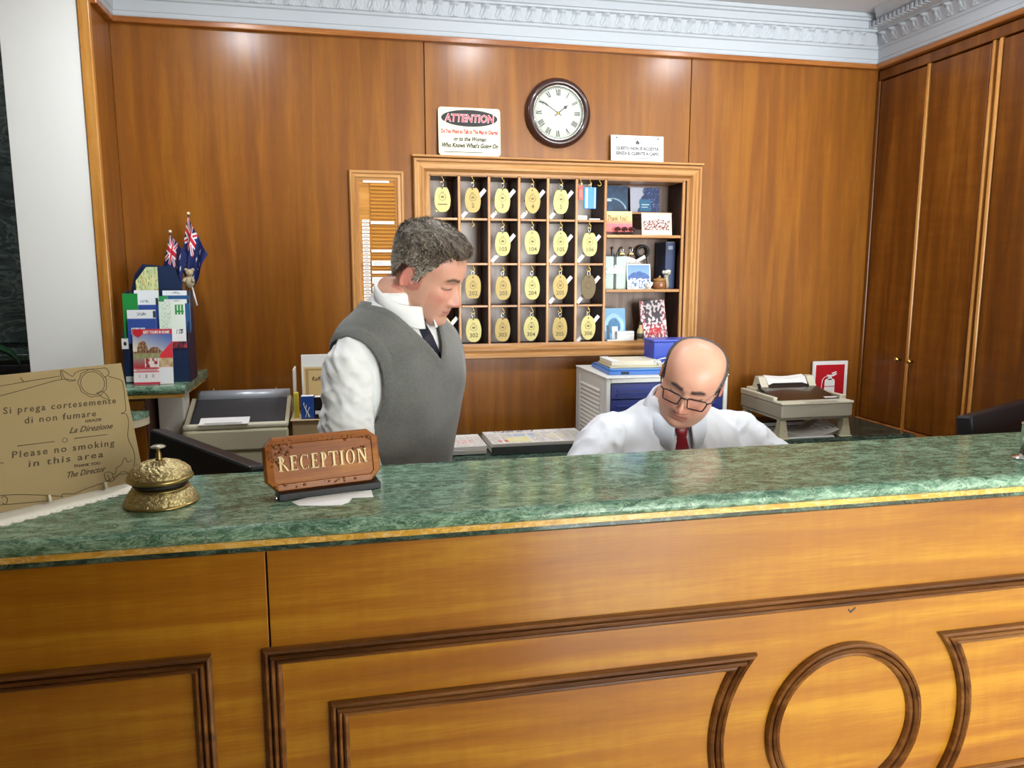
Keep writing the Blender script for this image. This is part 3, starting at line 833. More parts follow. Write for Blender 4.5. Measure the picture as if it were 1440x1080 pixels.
ws = thing('white_sign', 'small white enamel sign with two screws standing on the rack frame', 'sign', (1.155, 2.975, ZL), (rad(-4), 0, 0))
MB().prism(rounded(.222, .099, .002), -.002, .002).obj('plate', mat('white enamel', 'dde2e0', 0.6, spec=.2, var=.02), ws)
M_GREYINK = mat('grey ink', '625a60', .5)
text('lettering', 'QUESTO NON SI ACCETTA', .0165, M_GREYINK, ws, (0, -.0024, .043), width=.180, bold=.0008)
text('lettering', 'SENZA IL CLIENTE A CAPO', .0165, M_GREYINK, ws, (0, -.0024, .0235), width=.182, bold=.0008)
MB().box(-.04, .085, -.0024, -.002, .011, .0128).obj('small_print', M_GREYINK, ws)
lm = MB().tube([(.019 * math.cos(a), -.0022, .073 + .014 * math.sin(a)) for a in np.linspace(-.3, PI + .3, 20)], .0009, 4)
lm.prism([(-.008, .066), (.008, .066), (.008, .073), (.0, .081), (-.006, .077)], -.0026, -.002)
lm.obj('crest', mat('dark crest ink', '3a4040', .5), ws)
for x in (-.087, .087): MB().lathe([(.003, 0), (.003, .001), (.001, .0016)], 12, M=Matrix.Translation((x, -.002, .089)) @ RY).obj('screw', M_INK, ws)

# ================================================================ cards and keepsakes on the right-hand shelves
SX = RX[6]
def night(u, v):
    c = lerp(hx('2a4a6c'), hx('16263e'), abs(v - .4)); c = lerp(c, hx('3c6a92'), max(0, nz(u, v, 5, 2)) * .8)
    d = math.hypot((u - .35) * 1.0, (v - .42) * 1.4)
    if abs(math.hypot((u - .45), (v + .05) * .9) - .5) < .02 and v > .1: c = hx('a8c8dc')
    if d < .10 and v > .40: c = hx('cfe0e4')
    return c
def thanks(u, v):
    c = lerp(hx('e86a6c'), hx('f2a07c'), min(1, v * 1.6))
    if v > .62: c = lerp(hx('f6c47c'), hx('f4e8a0'), (v - .62) * 2.6)
    if .34 < v < .5: c = hx('ee7c86')
    if v < .16: c = lerp(hx('6a3a34'), hx('402420'), nz(u, v, 9, 1) * .5 + .5)
    return c
t = thing('postcard', 'dark blue night postcard standing above the thank-you card', 'postcard', (SX + .078, 3.115, 1.767), (rad(-6), 0, 0))
printed('card', .128, .108, 40, 34, night, P_GLOSS, t)
t = thing('greeting_card', 'sunset coloured card lettered Thank You on the upper shelf', 'card', (SX + .075, 3.040, 1.6645), (rad(-8), 0, 0))
printed('card', .122, .100, 40, 40, thanks, P_PRINT, t)
text('lettering', 'Thank You!', .030, M_INK, t, (-.005, -.0008, .062), width=.085, shear=.3)
def flower_hat(k):
    o = thing('dried_rose', 'small dark dried rose, %s in front of the thank-you card' % ('first', 'second', 'third')[k], 'rose', (SX + .062 + .030 * k, 3.018, 1.6645), group='dried roses on the upper shelf')
    mb = MB()
    for q in range(7):
        a = q * 2.4; r_ = .0035 + .0011 * q
        mb.add(*ball(.006, 6, 5, (r_ * math.cos(a), r_ * math.sin(a) * .8, .030 - q * .0012)), 0, True)
    mb.obj('bloom', mat('dark rose petals', '4a1c20', .7, bump=.4, bscale=300, var=.25), o)
    mb = MB().tube([(0, 0, 0), (.001, 0, .02)], .0016, 5)
    mb.add(*ball(.008, 6, 5, (0, 0, .010), (1, .8, .9)), 0, True); mb.obj('stem', mat('dark stem', '2c2018', .7), o)
def ball(r, n=10, m=7, c=(0, 0, 0), s_=(1, 1, 1)):
    vs = [(c[0], c[1], c[2] - r * s_[2])]
    for j in range(1, m):
        a = -PI / 2 + PI * j / m
        for i in range(n):
            b = 2 * PI * i / n
            vs.append((c[0] + r * s_[0] * math.cos(a) * math.cos(b), c[1] + r * s_[1] * math.cos(a) * math.sin(b), c[2] + r * s_[2] * math.sin(a)))
    vs.append((c[0], c[1], c[2] + r * s_[2])); L = len(vs) - 1
    fs = [(0, 1 + (i + 1) % n, 1 + i) for i in range(n)]
    for j in range(m - 2):
        for i in range(n):
            a = 1 + j * n; fs.append((a + i, a + (i + 1) % n, a + n + (i + 1) % n, a + n + i))
    a = 1 + (m - 2) * n
    fs += [(a + i, a + (i + 1) % n, L) for i in range(n)]
    return vs, fs
for k in range(3): flower_hat(k)
def nightsky(u, v):
    edge = .25 + .22 * v + .08 * nz(u, v, 6, 3)
    c = hx('b8bccc') if u < edge else lerp(hx('24305e'), hx('2e4478'), nz(u, v, 5, 5) * .5 + .5)
    if u > edge and nz(u, v, 22, 4) > .42: c = hx('7c88b4')
    return c
t = thing('postcard', 'dark blue and grey picture card at the back of the upper shelf', 'postcard', (SX + .222, 3.125, 1.767), (rad(-6), 0, 0))
printed('card', .130, .104, 36, 30, nightsky, P_GLOSS, t)
MB().box(-.024, .026, -.0022, -.0005, .004, .054).obj('blue_label', mat('teal label', '2c6c94', .4), t)
MB().box(-.016, .018, -.0026, -.0021, .030, .034).box(-.016, .012, -.0026, -.0021, .020, .023).obj('label_print', M_LBLUE, t)
def harbour(u, v):
    c = hx('e8e4dc') if v > .62 else (hx('ece6d0') if v < .18 else hx('b0a494'))
    n = nz(u, v, 12, 7)
    if .2 < v < .78 - .2 * abs(u - .6):
        c = lerp(hx('b4563c'), hx('4a3430'), n * .5 + .5) if nz(u, v, 18, 3) > -.05 else hx('ede6dc')
    return c
t = thing('framed_photo', 'small cream framed photo of reddish roofs on the upper shelf', 'photo', (SX + .238, 3.030, 1.6645), (rad(-7), 0, rad(0)))
printed('picture', .120, .078, 48, 30, harbour, P_PRINT, t, (0, -.0012, .008))
fr = MB(); sweep(fr, [(-.066, 0), (.066, 0), (.066, .094), (-.066, .094)], [(0, 0), (0, .004), (.007, .004), (.007, 0)], True)
fr.obj('frame', mat('cream frame', 'e4d8b8', .4), t)
MB().box(-.065, .065, .0002, .004, .001, .093).obj('backing', M_CREAMP, t)

# middle shelf
M_MINT = mat('pale mint wrap', 'b4c8bc', 0.5, coat=.05, var=.06, vscale=30); M_RIB = mat('black ribbon', '15181c', .4)
t = thing('gift_box', 'pale mint wrapped gift with a dark ribbon on the middle shelf', 'gift box', (SX + .062, 3.060, 1.4445))
MB().box(-.050, .050, -.02, .035, 0, .136, .002).obj('box', M_MINT, t)
MB().box(-.006, .006, -.0212, -.0195, 0, .137).obj('ribbon', M_RIB, t)
mb = MB()
for sx_ in (-1, 1):
    mb.rings([[(sx_ * (.003 + .014 * q), -.021 - .002 * math.sin(q * 3) , .137 + dz_ * (.004 + .012 * q) + .018 * q) for dz_ in (-1, 1)] + [(sx_ * (.003 + .014 * q), -.014, .137 + dz_ * (.004 + .012 * q) + .018 * q) for dz_ in (1, -1)] for q in np.linspace(0, 1, 6)], 0, False, True)
mb.obj('bow', M_RIB, t)
mb = MB()
for a in np.linspace(.2, 2.9, 7):
    d_ = Vector((math.cos(a), 0, math.sin(a) * .8))
    mb.prism([(0, .066), (d_.x * .035 - d_.z * .008, .066 + d_.z * .035 + d_.x * .008), (d_.x * .046, .066 + d_.z * .046), (d_.x * .035 + d_.z * .008, .066 + d_.z * .035 - d_.x * .008)], -.0235 - .0006 * a, -.0222 - .0006 * a)
mb.obj('paper_bow', mat('white crepe', 'f0eeea', .6), t)
def coast(u, v):
    hill = .70 - .9 * (u - .5) ** 2 + .04 * nz(u, v, 7, 2)
    c = lerp(hx('a8c4ea'), hx('6c92cc'), v)
    if v < hill: c = lerp(hx('3a5a94'), hx('4c6ea8'), nz(u, v, 9, 1) * .5 + .5)
    if v < .42 + .05 * nz(u, 0, 6, 2): c = hx('f0f2f2') if nz(u, v, 16, 9) > -.08 else hx('54749e')
    if u < .03 or u > .97 or v > .96 or v < .04: c = hx('f4f4f2')
    return c
t = thing('postcard', 'white-edged postcard of a blue mountain above white houses', 'postcard', (SX + .163, 3.020, 1.4445), (rad(-9), 0, 0))
printed('card', .104, .106, 44, 44, coast, P_GLOSS, t)
# white hand fan behind
t = thing('paper_fan', 'white folded paper fan behind the gift box', 'fan', (SX + .118, 3.090, 1.4445))
mb = MB(); rings = []
for k in range(17):
    a = rad(20 + 80 * k / 16); yy = .003 if k % 2 else -.003
    rings.append([(.020 * math.cos(a), yy, .02 + .020 * math.sin(a)), (.118 * math.cos(a), yy, .02 + .118 * math.sin(a)), (.118 * math.cos(a), yy + .001, .02 + .118 * math.sin(a)), (.02 * math.cos(a), yy + .001, .02 + .02 * math.sin(a))])
mb.rings(rings, 0, False, True).obj('leaf', mat('white fan paper', 'efece8', .6), t)
MB().box(-.004, .06, -.008, -.004, 0, .022, .001).obj('guard', M_MINT, t)
# keys on small hooks at the back of the middle shelf
SH = MB().lathe([(.0035, 0), (.0035, .006), (.006, .008), (.0005, .011)], 10, M=RY).mesh('small_hook', M_CHROME)
for k in range(5):
    link('small_hook', SH, kr, (SX + .048 + .042 * k, .163, 1.618))
M_OLD = mat('dark key steel', '4a3e38', .4, .7)
for k, (lab, c) in enumerate((('plain dark key bunch hanging at the back of the middle shelf', '3c2c2a'), ('dark key bunch with a red-brown tab at the back of the middle shelf', '6a3034'))):
    t = thing('key_bunch', lab, 'keys', (SX + .132 + .042 * k, 3.150, 1.612), group='key bunches on the middle shelf')
    link('key_ring', RING, t, (0, 0, -.008))
    for q in range(3):
        o = link('key', KEYM, t, ((q - 1) * .006, -.003 * q, -.008), (0, (q - 1) * .25, 0))
    MB().prism([(-.008, -.02), (.008, -.02), (.010, -.055), (-.006, -.058)], -.012, -.010).obj('tab', mat('key tab %d' % k, c, .5), t)
t = thing('black_camera_strap', 'black looped strap and fob hanging at the right of the keys', 'strap', (SX + .222, 3.148, 1.615))
mb = MB().tube([(.026 * math.cos(a), -.006, -.012 + .024 * math.sin(a)) for a in np.linspace(0, 2 * PI, 22, endpoint=False)], .0065, 7, closed=True)
mb.tube([(-.018, -.006, -.03), (-.026, -.006, -.06), (-.030, -.008, -.085)], .003, 6).tube([(.016, -.006, -.03), (.022, -.006, -.06), (.026, -.008, -.085)], .003, 6)
mb.obj('loop', mat('black strap', '1e1a1a', .5), t)
MB().prism([(-.06, -.062), (-.052, -.070), (.012, -.040), (.006, -.026)], -.016, -.012).obj('white_tag', M_WHITE, t)
t = thing('small_pot', 'little round brown lidded pot on the middle shelf', 'pot', (SX + .258, 3.034, 1.4446))
MB().lathe([(.026, 0), (.030, .012), (.030, .028), (.026, .035)], 24).obj('body', mat('brown wood pot', '8c5a34', .35, coat=.3), t)
MB().lathe([(.028, .035), (.026, .042), (.012, .047), (.004, .050), (.005, .055), (.0005, .057)], 24).obj('lid', mat('brown lid', 'a8783c', .3, coat=.3), t)
t = thing('white_figurine', 'tiny white shell ornament in front of the mountain postcard', 'ornament', (SX + .198, 3.002, 1.4445))
mb = MB()
for q in range(9):
    a = q * 2.4; mb.add(*ball(.007, 7, 5, (.003 * q * math.cos(a) * .55, .006 * math.sin(a), .007 + .0022 * q)), 0, True)
mb.obj('body', mat('white shell', 'ece6dc', .35), t)
MB().box(-.016, .018, -.008, .008, 0, .003, .001).obj('base', mat('cream base', 'cfc0a0', .5), t)
t = thing('flower_figurine', 'small grey-green flower ornament beside the brown pot', 'ornament', (SX + .292, 3.045, 1.4445))
MB().lathe([(.010, 0), (.014, .02), (.010, .05), (.012, .06)], 16).obj('vase', mat('grey glaze', '9c9a86', .3), t)
mb = MB()
for q in range(8):
    a = q * 2.4; mb.add(*ball(.008, 7, 5, (.012 * math.cos(a), .010 * math.sin(a), .068 + .003 * (q % 3))), 0, True)
mb.obj('petals', mat('pale petals', 'd4d4c0', .5), t)
t = thing('blue_book', 'tall dark navy book at the right end of the middle shelf', 'book', (SX + .308, 3.095, 1.4445))
MB().box(-.022, .022, -.05, .06, 0, .196, .002).obj('cover', mat('navy cloth', '1c2c56', .5), t)
MB().box(-.0195, .0195, -.0485, .0605, .1955, .1965).obj('pages', M_WHITE, t)
MB().box(-.010, .010, -.0508, -.0499, .165, .180).obj('spine_label', mat('grey spine label', '8c94a8', .5), t)

# lower shelf
def arch(u, v):
    c = lerp(hx('5c9ccc'), hx('8cc0e4'), v)
    r = math.hypot((u - .5) * 1.0, (v - .45) * 1.1)
    if abs(r - .36) < .07 and v > .3: c = hx('a8d4ee')
    if r < .27 and v > .2: c = lerp(hx('2c5c84'), hx('4c88b4'), nz(u, v, 8, 2) * .5 + .5)
    if v < .45 and abs(u - .52) < .13: c = hx('eef2f0')
    if v < .5 and .15 < u < .30: c = hx('3c5c70')
    return c
t = thing('picture_card', 'pale blue card of an arch and white figure on the lower shelf', 'card', (SX + .072, 3.055, 1.2265), (rad(-8), 0, 0))
printed('card', .100, .140, 36, 48, arch, P_GLOSS, t)
def strip_(u, v): return hx('2c6cac') if v < .38 else (hx('c8ccd0') if v < .7 else hx('e4dcc0'))
t = thing('picture_card', 'narrow blue and cream card at the left end of the lower shelf', 'card', (SX + .026, 3.075, 1.2290), (rad(-6), 0, rad(20)))
printed('card', .030, .165, 10, 40, strip_, P_PRINT, t)
for (x, y, w_, h, lab) in ((.075, 3.012, .110, .012, 'long flat white box lying at the front of the lower shelf'), (.112, 3.045, .075, .044, 'small white carton behind the flat box on the lower shelf')):
    t = thing('white_carton', lab, 'carton', (SX + x, y, 1.2262))
    MB().box(-w_ / 2, w_ / 2, -.014, .014, 0, h, .001).obj('body', M_WHITE, t)
    MB().box(-w_ / 2 - .0004, w_ / 2 + .0004, -.0144, .0144, h * .72, h * .76).obj('lid_seam', mat('carton seam', 'bfbfbb', .6), t)
t = thing('small_bottle', 'little cream and gold bottle beside the floral card', 'bottle', (SX + .172, 3.02, 1.2262))
MB().lathe([(.012, 0), (.013, .004), (.013, .045), (.008, .058), (.006, .062), (.006, .072)], 20).obj('body', mat('cream glass', 'c8b484', .2, coat=.4), t)
MB().lathe([(.0075, .072), (.0075, .084), (.0005, .086)], 16).obj('cap', mat('dark cap', '3a2c20', .4), t)
MB().lathe([(.0134, .014), (.0134, .036)], 20).obj('label_band', mat('dark band', '4a4a3c', .5), t)
def floral(u, v):
    c = hx('ead8d8') if nz(u, v, 14, 3) > 0 else (hx('b44a58') if nz(u, v, 20, 8) > -.1 else hx('3c2c34'))
    if v > .45 and abs(u - .5) < .34: c = hx('d8cccc') if nz(u, v, 11, 6) > .05 else hx('40303a')
    if .14 < v < .30 and .28 < u < .76: c = hx('c01c2c') if nz(u, v, 26, 2) > -.25 else hx('e8b0b0')
    if v < .05: c = hx('44506c')
    return c
t = thing('floral_book', 'red and white patterned booklet leaning at the right of the lower shelf', 'book', (SX + .250, 3.04, 1.2305), (rad(-9), rad(-4), 0))
printed('cover', .112, .168, 56, 84, floral, P_GLOSS, t, thick=.002)
MB().box(-.055, .055, .0022, .012, .002, .166).obj('pages', M_WHITE, t)
MB().box(-.056, .056, .0122, .0142, 0, .168).obj('back_cover', mat('dark back cover', '2c3850', .5), t)
# ================================================================ things on the back counter (top at z = 0.870)
ZD = 0.8705
M_BEIGE = mat('aged beige plastic', 'c9c3a4', 0.45, bump=.08, bscale=700, var=.03)
M_BEIGE2 = mat('pale beige plastic', 'dcd8c0', 0.42, var=.03)
M_SILV = mat('brushed silver bar', 'b8bec6', 0.35, .35)
M_SMOKE = mat('smoky cover', '2b2824', 0.22, coat=.4)
M_PAPER = mat('white paper', 'f3f3f0', 0.7, var=.015)
M_LIGHTG = mat('light grey plastic', 'd6d8d4', .5)
# ---- left dot-matrix printer
t = thing('dot_matrix_printer', 'beige printer with a silver rear bar in the corner beside the marble stand', 'printer', (-.372, 2.635, ZD))
b = MB(); b.box(-.166, .166, 0, .27, .003, .052, .006); b.obj('lower_body', M_BEIGE, t)
MB().box(-.168, .168, -.004, .275, .0535, .128, .008).obj('upper_body', M_BEIGE, t)
MB().box(-.160, -.130, -.0055, -.0035, .096, .101).obj('badge', M_DARK, t)
MB().box(-.168, .168, .0, .03, .1285, .146, .006).obj('front_lip', M_BEIGE2, t)
for s_ in (-1, 1): MB().prism([(.02, .1285), (.27, .1285), (.27, .185), (.20, .205), (.06, .150)], s_ * .155, s_ * .168, plane='YZ').obj('side_cheek', M_BEIGE, t)
MB().prism([(.034, .130), (.25, .130), (.25, .205), (.20, .200), (.06, .142)], -.1535, .1535, plane='YZ').obj('cover', M_DARK, t)
MB().rings([[(x, .222 + .024 * math.cos(a), .201 + .027 * math.sin(a)) for a in np.linspace(0, 2 * PI, 16, endpoint=False)] for x in (-.150, .162)], 0, True).obj('rear_bar', M_SILV, t)
MB().box(-.150, .162, .222, .232, .12, .20).obj('rear_plate', M_DARK, t)
for x in (-.10, .115): MB().lathe([(.003, 0), (.003, .008), (.0005, .010)], 10, M=Matrix.Translation((x, .225, .2265))).obj('guide_pin', M_CHROME, t)
MB().rings([[(x, y, z) for y, z in ((-.006, .1465), (.028, .1475), (.060, .158), (.060, .159), (.028, .1487), (-.006, .1477))] for x in (-.118, .040)], 0, False, True).obj('paper_slip', M_PAPER, t)
MB().box(-.10, .02, -.001, .02, .1487, .1491).obj('slip_print', mat('faint grey print', 'b4b4ac', .7), t)
# ---- cardboard box with books on it
M_CARD = mat('brown cardboard', 'b39a70', .8, bump=.1, bscale=120, var=.06)
t = thing('cardboard_box', 'brown cardboard box between the printer and the standing man', 'box', (-.075, 2.72, ZD))
MB().box(-.115, .115, -.08, .10, .0, .146, .002).obj('box_body', M_CARD, t)
MB().box(-.122, .115, -.084, .10, .1465, .150, .001).obj('box_flap', mat('pale cardboard', 'cdb488', .8, var=.05), t)
MB().box(-.115, .115, -.0812, -.0798, .04, .0405).obj('box_crease', M_CARD, t)
ZB = ZD + .1505
def book(name, lab, x, y, w_, d_, h, col, cat='book', rot=(0, 0, 0), pages=True):
    o = thing(name, lab, cat, (x, y, ZB), rot)
    MB().box(-w_ / 2, w_ / 2, -d_ / 2, d_ / 2, 0, h, .0015).obj('cover', mat(lab[:20], col, .45), o)
    if pages: MB().box(-w_ / 2 + .002, w_ / 2 - .002, -d_ / 2 + .002, d_ / 2 + .0006, h - .0006, h + .0008).obj('pages', M_PAPER, o)
    return o
o = book('blue_book', 'blue book with white swirls standing on the cardboard box', -.139, 2.665, .044, .03, .078, '2a55a8')
sw = MB()
for k in range(3): sw.tube([(-.008 + .006 * k + .004 * math.sin(q * 5 + k), -.0155, .006 + q * (.05 - .008 * k)) for q in np.linspace(0, 1, 9)], .0012, 4)
sw.obj('cover_swirl', M_PAPER, o)
o = book('black_book', 'black book with a white label next to the blue book', -.102, 2.665, .028, .032, .074, '17171a')
MB().box(-.012, .0135, -.0168, -.0159, .016, .028).obj('spine_label', M_PAPER, o)
book('yellow_book', 'thin yellow book beside the black book on the box', -.080, 2.665, .013, .034, .080, 'e4cc28')
book('black_notebook', 'black notebook half hidden behind the white sleeve of the standing man', -.060, 2.665, .022, .034, .072, '1d1d20')
book('yellow_packet', 'small bright yellow packet at the end of the box near the printer', -.178, 2.70, .014, .03, .085, 'e0d23c', 'packet', pages=False)
book('white_folder', 'thin white folder standing upright at the end of the box', -.184, 2.745, .006, .10, .165, 'e6e6de', 'folder')
def parch(u, v):
    c = lerp(hx('e4c88e'), hx('d8b678'), nz(u, v, 4, 2) * .5 + .5)
    d = min(u, 1 - u, (1 - v) * .85)
    if .045 < d < .06 or .075 < d < .082: c = hx('8c6a34')
    if d < .02: c = hx('efe0bc')
    if math.hypot((u - .56) * 1.2, v - .60) < .035 : c = hx('7a5a30')
    return c
t = thing('parchment_booklet', 'cream parchment booklet with a dark border behind the small books', 'booklet', (-.062, 2.738, ZB), (rad(-4), 0, 0))
printed('cover', .185, .168, 74, 60, parch, P_PRINT, t, thick=.003)
text('lettering', 'Raffinate Proposte', .021, mat('brown ink', '5a4024', .6), t, (.005, -.0006, .118), width=.140, shear=.3)
t = thing('white_envelope', 'large white folder behind the parchment booklet', 'folder', (-.064, 2.770, ZB), (rad(-4), 0, 0))
MB().box(-.098, .10, 0, .006, 0, .206, .001).obj('cover', M_PAPER, t)
MB().box(-.097, .099, .0008, .0052, .2055, .2075).obj('sheets', M_WHITE, t)

# ---- newspapers
def paperprint(seed, pic):
    def f(u, v):
        c = hx('e9e6e0')
        if v > .82: c = hx('d8d4d0') if nz(u, v, 24, seed) > .25 else hx('efece6')
        if v > .86 and .12 < u < .55: c = hx('6a6468') if nz(u * 2, v, 30, seed) > .05 else c
        if int(u * 7) != int((u + .018) * 7): return c
        if v < .80 and int(v * 34) % 2 and nz(u, v, 30, seed) > -.25: c = hx('b8b4b0')
        for (x0, x1, z0, z1, a, b) in pic:
            if x0 < u < x1 and z0 < v < z1: c = lerp(hx(a), hx(b), nz(u, v, 13, seed) * .9 + .5)
        return c
    return f
def newspapers(x0, x1, y0, y1, h, lab, pic, seed, wrap):
    t = thing('newspaper_bundle', lab, 'newspapers', ((x0 + x1) / 2, y0, ZD), (0, 0, 0), 'newspapers on the back counter')
    w_, d_ = x1 - x0, y1 - y0
    n = 5
    for k in range(n):
        z0 = .002 + (h - .004) * k / n
        MB().box(-w_ / 2 + rnd.uniform(0, .004), w_ / 2 - rnd.uniform(0, .004), rnd.uniform(0, .004), d_ - .002, z0, z0 + (h - .004) / n - .0006, .0012).obj('newspaper', mat('newsprint', 'd8d4cc', .8, var=.05) if k == 0 else bpy.data.materials['newsprint'], t)
    printed('front_page', w_ - .004, d_ - .004, 80, 60, paperprint(seed, pic), P_PRINT, t, (0, .002, h - .0010), (rad(-90), 0, 0))
    if wrap:
        MB().box(-w_ / 2 - .002, w_ / 2 + .002, -.003, .0, .0, h * .72, .001).obj('dark_wrap', mat('dark wrapping', '3c4440', .3, bump=.6, bscale=60, var=.3), t)
    return t
newspapers(.492, .866, 2.615, 2.835, .040, 'wide newspaper bundle in dark wrapping in front of the panelling, beside the white cabinet', [(.08, .2, .12, .3, 'cc5a4a', 'd8a0a0'), (.22, .5, .45, .72, '9aa8c8', 'd8dce4'), (.18, .42, .1, .5, 'e4dca0', 'eeeab8'), (.6, .8, .3, .6, 'dcd4b0', 'e8e4d8')], 3.1, True)
newspapers(.28, .478, 2.63, 2.83, .034, 'smaller newspaper bundle partly hidden behind the standing man', [(.5, .8, .2, .5, 'd8a8a0', 'e8dcd8')], 7.7, False)

# ---- white drawer cabinet with blue drawers
M_WCAB = mat('white cabinet plastic', 'e4e6e2', .4, var=.02)
M_BDR = mat('navy drawer front', '1c2f7c', .38, coat=.2)
t = thing('drawer_cabinet', 'white cabinet with navy blue drawers behind the seated man', 'drawer cabinet', (1.135, 2.565, ZD))
W2, DP, HT = .236, .37, .268
b = MB()
b.box(-W2, -W2 + .016, 0, DP, 0, HT, .003).box(W2 - .016, W2, 0, DP, 0, HT, .003).box(-W2 + .016, W2 - .016, 0, DP, HT - .016, HT, .003).box(-W2 + .016, W2 - .016, 0, DP, 0, .012, .002).box(-W2 + .016, W2 - .016, DP - .01, DP, .012, HT - .016)
b.obj('carcass', M_WCAB, t)
MB().box(-W2 - .003, W2 + .003, -.003, DP, HT + .0005, HT + .007, .003).obj('top_panel', M_WCAB, t)
for k in range(4):
    z0 = .014 + k * .0595
    d = MB().box(-W2 + .018, W2 - .018, .004, .022, z0, z0 + .057, .002).obj('drawer', M_BDR, t)
    for q in range(2):
        MB().prism([(.004, z0 + .012 + q * .018), (-.0005, z0 + .014 + q * .018), (-.0005, z0 + .018 + q * .018), (.004, z0 + .020 + q * .018)], -W2 + .04, W2 - .04, plane='YZ').obj('rib', M_BDR, d)
    MB().box(-.026, .026, .0005, .006, z0 + .043, z0 + .053, .002).obj('drawer_pull', M_DARK, d)
for y_ in (.05, .315): MB().box(-W2 - .0025, -W2, y_, y_ + .005, .02, HT - .02).obj('side_edge', M_WCAB, t)
for k in range(12):
    z0 = .03 + k * .0165
    MB().rings([[(-W2 - x, y, z) for x, z in ((-.0005, z0), (.005, z0 + .002), (.005, z0 + .004), (-.0005, z0 + .011))] for y in (.07, .30)], 0, False, True).obj('side_slat', M_WCAB, t)
ZC = ZD + HT + .0075
M_FB = mat('bright blue folder', '2a6cc0', .4, coat=.2)
t = thing('blue_folder', 'flat bright blue folder lying on the white drawer cabinet', 'folder', (1.06, 2.605, ZC), (0, 0, rad(-4)))
MB().box(-.135, .15, 0, .26, 0, .014, .002).obj('lower_cover', M_FB, t)
MB().box(-.128, .145, .01, .255, .0145, .018, .001).obj('upper_cover', mat('light blue cover', '3f86d2', .35, coat=.2), t)
MB().box(-.09, -.06, -.001, .004, .003, .011).box(.08, .11, -.001, .004, .003, .011).obj('clasp', M_INK, t)
t = thing('paper_pad', 'cream pad of papers lying on the blue folder', 'notepad', (1.045, 2.66, ZC + .0185), (0, 0, rad(-3)))
MB().box(-.098, .105, 0, .17, 0, .008, .001).obj('lower_pad', mat('cream board', 'd6c8a0', .7), t)
MB().box(-.092, .10, .003, .165, .0085, .024, .002).obj('sheets', mat('cream pages', 'e8dfc4', .8, var=.05, vscale=40), t)
MB().box(-.092, -.06, .0025, .168, .0243, .0255).obj('top_sheet', M_PAPER, t)
t = thing('blue_box_file', 'deep blue box file standing on the cabinet behind the bald man', 'box file', (1.225, 2.72, ZC + .019))
MB().box(-.085, .13, 0, .10, 0, .088, .003).obj('box_body', mat('royal blue board', '1a41b4', .4, coat=.2), t)
MB().box(-.088, .133, -.003, .103, .0885, .096, .002).obj('lid', mat('lighter blue lid', '4a5cc8', .4, coat=.2), t)
t = thing('white_cable', 'tangle of white cable in front of the blue box file', 'cable', (1.16, 2.66, ZC))
pts = [(.035 * math.sin(q * 1.9) + .01 * math.sin(q * 5), .015 * math.cos(q * 2.3), .02 + .014 * math.sin(q * 3.1) + .012 * math.sin(q * 1.3)) for q in np.linspace(0, 9, 60)]
pts = [(p[0], p[1] - .01, max(.0225, p[2] + .012)) for p in pts]
MB().tube(pts, .0022, 6).obj('wire', M_WCAB, t)
MB().box(-.012, .012, -.012, .004, .0195, .030, .003).obj('plug', mat('pale blue plug', 'a8ccd8', .4), t)

# ---- right printer on its stand
M_GB = mat('grey beige plastic', 'b8b4a2', .45, bump=.08, bscale=700, var=.03)
t = thing('dot_matrix_printer', 'beige printer with smoky cover raised on tapered legs near the cupboards', 'printer', (1.785, 2.625, ZD))
t.scale = (.84, 1, .86)
def taper(x0, x1, y0, y1, z0, z1, e=.010):
    vs = [(x0 - e, y0 - e, z0), (x1 + e, y0 - e, z0), (x1 + e, y1 + e, z0), (x0 - e, y1 + e, z0), (x0, y0, z1), (x1, y0, z1), (x1, y1, z1), (x0, y1, z1)]
    return MB().add(vs, [(3, 2, 1, 0), (4, 5, 6, 7), (0, 1, 5, 4), (1, 2, 6, 5), (2, 3, 7, 6), (3, 0, 4, 7)])
for (x, y) in ((-.163, .012), (.163, .012), (-.163, .275), (.163, .275)):
    lg_ = taper(x - .014, x + .014, y - .006, y + .02, .006, .084, .009).box(x - .029, x + .029, y - .02, y + .034, 0, .006, .002).obj('leg', M_BEIGE, t)
    for dz in (.022, .036):
        MB().lathe([(.003, 0), (.003, .001), (.0005, .0014)], 8, M=Matrix.Translation((x + .004, y - .0125 + dz * .06, dz)) @ RY).obj('screw', M_DARK, lg_)
MB().box(-.18, .18, .01, .30, .0845, .096, .003).obj('stand_tray', M_GB, t)
MB().box(-.184, .184, -.008, .31, .0965, .158, .006).obj('body', M_GB, t)
MB().box(-.187, .187, -.012, .05, .1585, .170, .004).obj('front_lip', M_BEIGE2, t)
for s_ in (-1, 1): MB().box(s_ * .187, s_ * .165, .05, .31, .1585, .185, .004).obj('side_rail', M_BEIGE2, t)
MB().prism([(.045, .164), (.20, .196), (.215, .216), (.21, .221), (.195, .204), (.04, .172)], -.162, .150, plane='YZ').obj('smoked_cover', M_SMOKE, t)
MB().box(-.163, .163, .22, .30, .1585, .195, .004).obj('rear_deck', M_BEIGE2, t)
MB().box(.085, .148, .052, .07, .1745, .1775).obj('name_plate', M_WHITE, t)
MB().box(-.06, .10, -.0125, .02, .1702, .1712).obj('button_panel', mat('button panel', 'c8c4b0', .5), t)
for k in range(3): MB().box(.07 + .022 * k, .085 + .022 * k, .002, .010, .1713, .174, .001).obj('button', M_LIGHTG, t)
for s_ in (-1, 1):
    MB().prism([(.19, .196), (.27, .196), (.25, .252), (.225, .250)], s_ * .150, s_ * .112, plane='YZ').obj('paper_guide', M_BEIGE2, t)
